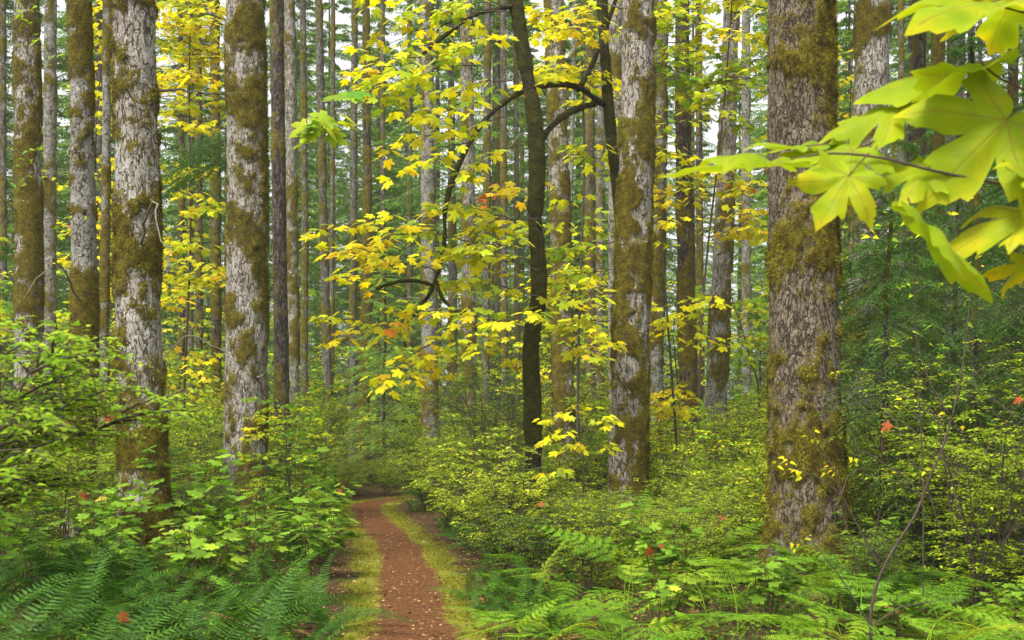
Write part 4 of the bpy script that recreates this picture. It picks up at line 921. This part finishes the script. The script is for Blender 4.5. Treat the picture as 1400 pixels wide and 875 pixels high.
for (a0, a1, y0, y1, n) in [(600, 1040, 12, 24, 12), (1180, 1450, 12, 22, 7), (240, 470, 13, 24, 7), (420, 560, 24, 30, 4)]:
    for _ in range(n):
        y = rb.uniform(y0, y1); px = rb.uniform(a0, a1); x = (px - 700) * y / F
        if abs(x - path_x(y)) < 1.3 or not free_of_trunks(x, y, .2): continue
        i = int(rb.choice([0, 2, 1])); hh = [7, 8, 5][i]; h = fit_height(x, y, rb.uniform(1.6, 2.6), .6)
        if h < 1.0: continue
        o = place(MP, i, x, y, h / hh); o['group'] = 'small maples in the middle distance'; note(o, 'low spreading ' + ['green', 'yellowing', 'yellow-green'][i], 'vine maple', x, y)
# near blurred spray of a bush leaning in from the left
nb = shrub('leaning_bush', 77, 1.86, .30, 12, 9, 7, 8, .030, 'nearbush', lean=(1.25, .0), droop=.06, tmpl=T_OV2, bmin=.70, sr=.28, hmin=.86, bl=.5)
nb.location = (-2.55, 3.4, float(gz(-2.55, 3.4))); tag(nb, 'close-up blurred leafy bush arching in from the left edge', 'bush')

# ------------------------------------------------------------------ ferns
SF = [frond_sword(81, 1.0), frond_sword(82, 1.1, e0=70, e1=-5), frond_sword(83, .9, e0=50, e1=-40), frond_sword(84, 1.0, e0=55, e1=-15)]
SFb = frond_sword(85, .9, 'browfern', 30, -60)
BF = [frond_bracken(86, .75), frond_bracken(87, .65, e0=65, e1=-25), frond_bracken(88, .8, e0=80, e1=0, stalk=.6)]
BFb = frond_bracken(89, .6, 'browfern', e0=60, e1=-40)
fr = []
def fern_zone(kind, n, px0, px1, y0, y1, s0, s1, nf, mind, avoid=.75):
    k = 0; tries = 0
    while k < n and tries < 400 * n:
        tries += 1; y = rb.uniform(y0, y1); px = rb.uniform(px0, px1); x = (px - 700) * y / F
        if abs(x - path_x(y)) < avoid or not free_of_trunks(x, y, .2): continue
        if any((x - a) ** 2 + (y - b) ** 2 < mind ** 2 for a, b in fr): continue
        fr.append((x, y)); k += 1; s = rb.uniform(s0, s1)
        ms = (SF + ([SFb] if k % 2 == 0 else [])) if kind == 'sword_fern' else (BF + ([BFb] if k % 3 == 0 else []))
        o = fern(kind, ms, (x, y, float(gz(x, y))), int(rb.integers(nf[0], nf[1])), s, 900 + k + int(1000 * y))
        o['group'] = 'sword ferns on the forest floor' if kind == 'sword_fern' else 'bracken ferns beside the trail'
        note(o, ('large ' if s > .95 else 'small ') + ('dark green' if kind == 'sword_fern' else 'bright green'), 'sword fern' if kind == 'sword_fern' else 'bracken fern', x, y)
fern_zone('sword_fern', 32, -60, 520, 6.3, 11, .75, 1.12, (11, 15), .54, .72)
fern_zone('sword_fern', 14, 200, 520, 12, 24, .75, 1.0, (10, 14), .7, .75)
fern_zone('sword_fern', 24, 540, 740, 8.5, 20, .45, .8, (9, 13), .45, .70)
fern_zone('sword_fern', 16, 560, 800, 10, 24, .6, .85, (9, 13), .7, .85)
fern_zone('sword_fern', 8, 1150, 1440, 9, 14, .8, 1.1, (10, 14), .9)
fern_zone('sword_fern', 10, 430, 640, 25, 34, .9, 1.2, (9, 12), .8, .8)
fern_zone('bracken_fern', 26, 640, 1440, 6.3, 9.5, .7, 1.15, (3, 6), .55, .95)
fern_zone('bracken_fern', 9, 615, 760, 6.8, 11.5, .5, .75, (4, 7), .4, .62)
fern_zone('sword_fern', 9, 600, 760, 7.0, 11, .45, .7, (8, 12), .35, .58)
fern_zone('bracken_fern', 12, 1120, 1460, 8.5, 11.5, .8, 1.1, (4, 6), .7, 1.2)
fern_zone('bracken_fern', 10, 640, 1250, 10, 14, .8, 1.1, (5, 8), .7, 1.2)

# ------------------------------------------------------------------ thimbleberry on the left
TP = [thimble(91, 1.25, 7, .17), thimble(92, 1.0, 7, .15), thimble(93, 1.5, 8, .16, spread=.5), thimble(94, .7, 8, .12, nleaf=7)]
TADJ = ['bushy', 'mid-height', 'tall spreading', 'knee-high']
th = []
def th_zone(n, px0, px1, y0, y1, probs, s0, s1, mind, avoid=.8):
    k = 0; tries = 0
    while k < n and tries < 400 * n:
        tries += 1; y = rb.uniform(y0, y1); px = rb.uniform(px0, px1); x = (px - 700) * y / F
        if abs(x - path_x(y)) < avoid or not free_of_trunks(x, y, .1): continue
        if any((x - a) ** 2 + (y - b) ** 2 < mind ** 2 for a, b in th): continue
        i = int(rb.choice(4, p=probs)); sc = rb.uniform(s0, s1); HH = [1.25, 1.0, 1.5, .7][i] * 1.1; h = fit_height(x, y, HH * sc, .4)
        k += 1
        if h < .45: continue
        th.append((x, y)); o = place(TP, i, x, y, min(sc, h / HH)); o['group'] = 'thimbleberry plants with broad lobed leaves'
        note(o, TADJ[i] + ' broad-leaved', 'thimbleberry', x, y)
th_zone(16, 130, 480, 9.5, 14, [.3, .3, .25, .15], .8, 1.1, .6)
th_zone(16, 330, 480, 14, 25, [.4, .3, .2, .1], .8, 1.1, .8)
th_zone(6, -40, 250, 9, 12, [.1, .3, .1, .5], .8, 1.0, .6)
th_zone(14, 620, 1400, 8, 14, [.1, .3, .1, .5], .6, .9, .8, 1.2)

# ------------------------------------------------------------------ hemlock saplings at right, bough at left
HS = [conifer('hemlock_sapling', 111, 5.2, .035, .5, 1.7, 90, 20, 18, .044, 'needle', 'dark', 0, .45, smallr=True, foll=1.3),
      conifer('hemlock_sapling', 112, 6.6, .045, 1.0, 1.9, 96, 22, 18, .046, 'needle', 'dark', 6, .5, smallr=True, foll=1.3)]
for k, (px, y, i, s, lb) in enumerate([(1215, 12.8, 0, 1.0, 'feathery green hemlock sapling beside the right flank of the giant trunk'), (1340, 13.5, 1, 1.0, 'taller feathery hemlock sapling near the right edge'),
                                   (1262, 16, 1, .9, 'hemlock sapling in front of the narrow dark trunks at right'), (1420, 12, 0, 1.05, 'feathery hemlock sapling cut by the right picture edge'), (1205, 18, 0, 1.1, 'hemlock sapling below the stout grey-plated trunk'), (1300, 15, 0, 1.0, 'hemlock sapling in front of the third narrow right-hand trunk'), (1385, 17, 1, 1.0, 'tall hemlock sapling behind the others near the right edge')]):
    x = (px - 700) * y / F; o = place(HS, i, x, y, s); tag(o, lb, 'hemlock sapling')
def bough(px, py, Y, seed):
    r = np.random.default_rng(seed); 
# overhanging hemlock whose bough shows between the thick left trunks
hb = conifer('overhanging_hemlock', 113, 14, .10, 6.5, 3.0, 16, 26, 22, .055, 'needle', 'dark', 0, .40, smallr=True, foll=1.0, azr=(math.pi, .28), qmax=.14)
hb.location = ((345 - 700) * 20.6 / F, 20.6, float(gz((345 - 700) * 20.6 / F, 20.6)))
tag(hb, 'dark green hemlock boughs hanging between the two thick pale left trunks', 'hemlock')

# ------------------------------------------------------------------ big maple leaves close to the camera at the upper right
def big_leaf(seed, droop, curl):
    r = np.random.default_rng(seed); seq = maple_outline(2); a = np.array([q[0] for q in seq], float); rr = np.array([q[1] for q in seq]) * (1 + r.normal(0, .03, len(seq)))
    na = (len(seq) - 1) * 5 + 1; aa = np.interp(np.linspace(0, len(seq) - 1, na), np.arange(len(seq)), a); rs = np.interp(np.linspace(0, len(seq) - 1, na), np.arange(len(seq)), rr)
    nr = 22; u = np.linspace(0, 1, nr) ** .9; Rm = u[:, None] * rs[None]; A = R_(1) * aa[None]
    X = Rm * np.sin(A); Y = Rm * np.cos(A)
    vein = np.zeros_like(X); ph = np.zeros_like(X)
    for l, ln in LOB:
        dx, dy = math.sin(R_(l)), math.cos(R_(l)); al = X * dx + Y * dy; pe = X * dy - Y * dx
        on = (al > -.01) & (al < ln)
        vein = np.maximum(vein, np.where(on, np.exp(-(pe / (.0085 * (1.25 - al / ln))) ** 2), 0))
        for k in range(2, 8):
            s0 = ln * k / 9
            for sg in (-1, 1):
                q = (al - s0) * .64 - sg * pe * .77; q2 = (al - s0) * .77 + sg * pe * .64
                vein = np.maximum(vein, np.where((q2 > 0) & (q2 < ln * .30 * (1.1 - k / 9)), .55 * np.exp(-(q / .005) ** 2), 0))
    fold = .07 * np.cos(np.abs(A) * 6.6) * Rm - droop * Rm ** 2 + curl * .06 * np.sin(X * 7 + seed) * Rm * 2 + .03 * (vnoise(np.stack([X * 6, Y * 6, X * 0 + seed], -1), seed) - .5)
    V = np.stack([X, Y, fold - .006 * vein], -1).reshape(-1, 3); i = np.arange(nr * na).reshape(nr, na)
    Fc = np.stack([i[:-1, :-1], i[:-1, 1:], i[1:, 1:], i[1:, :-1]], -1).reshape(-1, 4)
    return V, Fc, vein.ravel(), (Rm / rs.max()).ravel()
nm = empty('maple_sapling', (1.45, 2.55, float(gz(1.45, 2.55))))
b0 = np.array(nm.location)
def wire(pts, r0, r1, name, mat, parent, n=24):
    P = np.array(pts); seg = np.r_[0, np.cumsum(np.linalg.norm(np.diff(P, axis=0), axis=1))]; u = np.linspace(0, seg[-1], n)
    Q = np.stack([np.interp(u, seg, P[:, k]) for k in range(3)], 1)
    for _ in range(3): Q[1:-1] = (Q[:-2] + 2 * Q[1:-1] + Q[2:]) / 4
    mb = MB(); mb.add(*tubes((Q - b0)[None], np.linspace(r0, r1, n)[None], 7)); return mb.obj(name, M[mat], parent)
YN = 2.45
wire([b0, b0 + [.02, 0, .9], at(1500, 420, 2.55), at(1500, 150, 2.5), at(1480, -60, 2.5)], .012, .006, 'stem', 'twig', nm)
wire([at(1500, 280, 2.5), at(1410, 259, YN), at(1330, 244, YN), at(1270, 233, YN), at(1205, 214, YN), at(1125, 207, YN), at(1062, 224, YN)], .0045, .0022, 'twig', 'twig', nm)
wire([at(1497, 170, 2.5), at(1410, 128, YN), at(1357, 102, YN), at(1342, 86, YN)], .004, .002, 'twig', 'redtwig', nm)
wire([at(1490, 20, 2.5), at(1420, 22, YN), at(1356, 6, YN)], .004, .002, 'twig', 'redtwig', nm)
for k, (bx, by, tx, ty, ty_dep, ln, nv, dr, hue, dY) in enumerate([
    (1377, 162, 1252, 280, -.05, .285, (.10, -.92, .38), .22, .40, 0), (1356, 2, 1192, 42, -.16, .285, (.0, -.36, .93), .22, .42, .0), (1342, 86, 1150, 112, .1, .30, (.05, -.20, .98), .22, .30, .05),
    (1228, 148, 1112, 178, .0, .20, (-.15, -.50, .84), .35, .38, .1), (1165, 206, 1050, 255, -.05, .20, (-.1, -.60, .80), .30, .36, .05), (1160, 240, 1106, 322, -.04, .155, (-.10, -.92, .35), .18, .45, -.05),
    (1062, 224, 906, 214, .0, .26, (.0, -.22, .97), .14, .32, -.1), (1415, 290, 1285, 318, .02, .22, (0, -.45, .88), .30, .50, .0), (1252, 300, 1368, 412, 0, .25, (.71, -.27, .70), .12, .25, -.1),
    (1430, 150, 1368, 164, .05, .13, (0, -.5, .8), .25, .48, .08), (1262, 232, 1178, 246, .0, .155, (-.05, -.62, .75), .30, .42, .04),
    (1385, 0, 1400, 22, .2, .20, (.0, -.5, .86), .25, .45, .05), (1420, 236, 1398, 262, -.1, .15, (.1, -.7, .6), .2, .45, -.05), (1100, 200, 1068, 178, .1, .16, (0, -.3, .95), .2, .3, .1), (1410, 352, 1395, 380, .1, .14, (.1, -.5, .7), .3, .6, .1)]):
    V, Fc, vn, rd = big_leaf(300 + k, dr, 1.0)
    Yb = YN + dY; p = at(bx, by, Yb); q = at(tx, ty, Yb) + np.array([0, ty_dep, 0]); ax = nrm(q - p); N = np.array(nv, float); S = nrm(np.cross(ax, N)); N2 = np.cross(S, ax)
    W = (V[:, :1] * S + V[:, 1:2] * ax + V[:, 2:3] * N2) * ln * .90 + p - b0
    mb = MB(); mb.add(W, Fc, vein=vn, hue=hue - .12 + .30 * rd ** 3); mb.obj('leaf', M['nearmaple'], nm)
    # petiole back to the twig
    e = p + nrm(p - q) * .05 + np.array([.02, .0, .01]); wire([e, p], .0018, .0014, 'petiole', 'redtwig', nm, 6)
tag(nm, 'close maple sapling at upper right holding big yellow-green lobed leaves', 'maple sapling')

# ------------------------------------------------------------------ slender dark sapling leaning across the lower right
def leafy_sapling(label, Y, lines, spots, seed, lsize=.055, hues=(.5, .9), kind='slender_sapling', r0=.011):
    global b0
    r = np.random.default_rng(seed); x = (lines[0][0][0] - 700) * Y / F; root = empty(kind, (x, Y, float(gz(x, Y)))); b0 = np.array(root.location)
    for i, ln in enumerate(lines):
        P = [at(a, b, Y) for a, b in ln]
        if i == 0: P = [b0 - [0, 0, .05]] + P
        wire(P, r0 if i == 0 else r0 * .5, r0 * .3 if i == 0 else r0 * .15, 'stem' if i == 0 else 'branch', 'twig', root, 40)
    pos = []; 
    for (px, py, n, sp) in spots:
        for _ in range(n): pos.append(at(px + r.normal(0, sp), py + r.normal(0, sp), Y) + [0, r.normal(0, .05), 0])
    pos = np.array(pos); n = len(pos); a = r.uniform(0, 6.28, n); ax = np.stack([np.cos(a), np.sin(a) * .6, r.uniform(-.6, .2, n)], 1)
    V, Fs = leaves(*T_OV2, pos - b0, ax, np.array([0, -.4, 1.]) + r.normal(0, .4, (n, 3)), r.uniform(.7, 1.2, n) * lsize)
    mb = MB(); mb.add(V, Fs, hue=np.repeat(r.uniform(hues[0], hues[1], n), len(T_OV2[0]))); mb.obj('foliage', M['maple'], root, smooth=False)
    tag(root, label, 'sapling'); return root
leafy_sapling('slender dark forking sapling in front of the bracken, with few yellow and red leaves', 6.5,
    [[(1191, 875), (1188, 837), (1201, 787), (1226, 742), (1256, 701), (1266, 661), (1291, 611), (1300, 571), (1311, 540), (1324, 435), (1328, 370)],
     [(1201, 772), (1166, 706), (1150, 676), (1125, 655), (1100, 646), (1060, 634)], [(1299, 568), (1271, 525), (1256, 475), (1250, 430)], [(1262, 680), (1235, 650), (1195, 625), (1170, 612)], [(1190, 855), (1150, 790), (1110, 740), (1085, 735)], [(1150, 676), (1140, 640), (1112, 600), (1105, 575)], [(1100, 646), (1085, 640), (1070, 628), (1055, 625)], [(1150, 676), (1160, 650), (1178, 640)], [(1188, 858), (1230, 830), (1290, 820)]],
    [(1072, 636, 9, 7), (1092, 642, 6, 6), (1112, 600, 5, 7), (1134, 640, 6, 7), (1170, 640, 5, 7), (1105, 735, 6, 7), (1090, 742, 4, 6), (1302, 560, 3, 5), (1320, 580, 3, 10), (1215, 580, 3, 14), (1250, 640, 2, 20), (1330, 350, 4, 20), (1300, 300, 5, 30)], 41, .042, (.25, .85))
leafy_sapling('thin upright sapling with pale oval leaves before the hemlock boughs at right', 9.0,
    [[(1262, 640), (1254, 500), (1250, 420), (1248, 350), (1247, 300)], [(1248, 350), (1225, 325), (1195, 310)], [(1250, 400), (1275, 385), (1300, 380)]],
    [(1195, 312, 8, 10), (1225, 330, 5, 10), (1247, 300, 5, 8), (1243, 395, 5, 10), (1300, 380, 7, 14), (1330, 350, 5, 12), (1320, 420, 5, 14), (1255, 460, 4, 12)], 42, .06, (.1, .45), r0=.006)
leafy_sapling('bare-stemmed vine maple twig with green leaves hanging before leftmost trunk', 9.5,
    [[(-40, 500), (-20, 300), (0, 200), (20, 60), (30, -40)], [(0, 200), (40, 215), (75, 235), (90, 260)], [(10, 120), (50, 95), (80, 90)], [(-10, 330), (40, 345), (90, 370), (120, 400)], [(18, 40), (40, 20), (70, 5)]],
    [(30, 20, 10, 12), (45, 60, 8, 10), (38, 215, 8, 10), (30, 250, 8, 9), (95, 145, 5, 10), (80, 92, 4, 8), (50, 5, 8, 10), (90, 300, 4, 10)], 43, .06, (.0, .3), r0=.008)
# red autumn leaves caught on the undergrowth
REDS = [(145, 572, 9), (150, 566, 9), (62, 605, 9.5), (985, 706, 9), (983, 716, 9), (902, 745, 7.5), (890, 752, 7.5), (1322, 785, 7), (1395, 545, 7), (165, 840, 7), (115, 675, 9.5), (465, 670, 17), (470, 664, 17), (732, 692, 12), (738, 688, 12), (1215, 580, 8)]
for k, (px, py, Yd) in enumerate(REDS):
    p = at(px, py, Yd); mb = MB(); r = rb
    V, Fs = leaves(*T_MP1, np.zeros((1, 3)), [[r.normal(), r.normal() * .5, -.5]], [[r.normal() * .7, -.5, r.uniform(.3, 1)]], [rb.uniform(.045, .075)]); mb.add(V, Fs)
    o = mb.obj('autumn_leaf', M['redleaf'], None, False); o.location = tuple(p); o['group'] = 'red leaves caught in the undergrowth'
    note(o, 'rust-red lobed', 'leaf', p[0], p[1])

# ------------------------------------------------------------------ litter and low growth: stuff nobody could count
def scatter_ground(n, y0, y1, pxa, pxb, dens=None):
    y = y0 + (y1 - y0) * rb.uniform(size=n) ** 1.2; px = rb.uniform(pxa, pxb, n); x = (px - 700) * y / F; return x, y
x, y = scatter_ground(16000, 6, 26, 200, 1000)
a = rb.uniform(0, 6.28, len(x)); P = np.stack([x, y, gz(x, y) + .012], 1)
V, Fs = leaves(*T_MP0, P, np.stack([np.cos(a), np.sin(a), 0 * a], 1), np.array([0, 0, 1.]) + rb.normal(0, .35, P.shape), rb.uniform(.01, .045, len(x)) * rb.uniform(.5, 1, len(x)) * np.where(rb.uniform(size=len(x)) < .04, 2.2, 1))
mb = MB(); mb.add(V, Fs); tag(mb.obj('fallen_leaves', M['litter'], None, False), 'small brown and tan fallen leaves strewn on path and soil', 'fallen leaves', kind='stuff')
n = 60000; y = rb.uniform(6.5, 30, n); d = rb.normal(0, .13, n); sg = rb.choice([-1, 1], n); x = path_x(y) + sg * (.50 + d * .85)
k = np.abs(x - path_x(y)) > .30; x, y = x[k], y[k]; k = vnoise(np.stack([x * 3, y * 3, x * 0], -1), 77) > .38; x, y = x[k], y[k]
P = np.stack([x, y, gz(x, y) + .004], 1); a = rb.normal(0, 1, P.shape); a[:, 2] = np.abs(a[:, 2]) * .8 + .3
V, Fs = leaves(np.array([[-.1, 0, 0], [.1, 0, 0], [0, 1, 0]]), [np.array([[0, 1, 2]])], P, a, rb.normal(0, 1, P.shape), rb.uniform(.012, .045, len(P)))
mb = MB(); mb.add(V, Fs); tag(mb.obj('verge_moss', M['vergemoss'], None, False), 'yellow-green moss and short grass edging the dirt path', 'moss', kind='stuff')
n = 120000; y = 6 + 30 * rb.uniform(size=n) ** 1.1; px = rb.uniform(-80, 1480, n); x = (px - 700) * y / F
k = (np.abs(x - path_x(y)) > .80 + .25 * vnoise(np.stack([x, y, x * 0], -1), 5)) & (vnoise(np.stack([x * 1.3, y * 1.3, x * 0], -1), 6) > .30); x, y = x[k], y[k]
P = np.stack([x, y, gz(x, y) + rb.uniform(.02, .30, len(x)) * vnoise(np.stack([x * .9, y * .9, x * 0], -1), 12)], 1); a = rb.normal(0, 1, P.shape); a[:, 2] *= .3
V, Fs = leaves(*T_OV, P, a, np.array([0, 0, 1.]) + rb.normal(0, .4, P.shape), rb.uniform(.025, .055, len(P)))
mb = MB(); mb.add(V, Fs); tag(mb.obj('ground_cover', M['huckdark'], None, False), 'low leafy green ground cover between the ferns and bushes', 'ground cover', kind='stuff')

# ------------------------------------------------------------------ thin haze between the trees
if HAZE:
    V = np.array([[sx, sy, sz] for sx in (-110, 110) for sy in (-6, 150) for sz in (-3, 45)], float)
    Fc = np.array([[0, 1, 3, 2], [4, 6, 7, 5], [0, 4, 5, 1], [2, 3, 7, 6], [0, 2, 6, 4], [1, 5, 7, 3]])
    m, t, out = mat_new('forest_haze'); pv = nd(t, 'ShaderNodeVolumePrincipled'); pv.inputs['Color'].default_value = (.92, .97, .93, 1); pv.inputs['Density'].default_value = HAZE; pv.inputs['Anisotropy'].default_value = 0.0
    t.links.new(pv.outputs[0], out.inputs['Volume'])
    mb = MB(); mb.add(V, Fc); hz = mb.obj('haze', m, None, False); tag(hz, 'thin pale mist between the far trees', 'haze', kind='stuff')
finish_labels()
for o in bpy.data.objects:
    if o.parent is not None and o.name.split('.')[0] in ('moss',): o['kind'] = 'stuff'
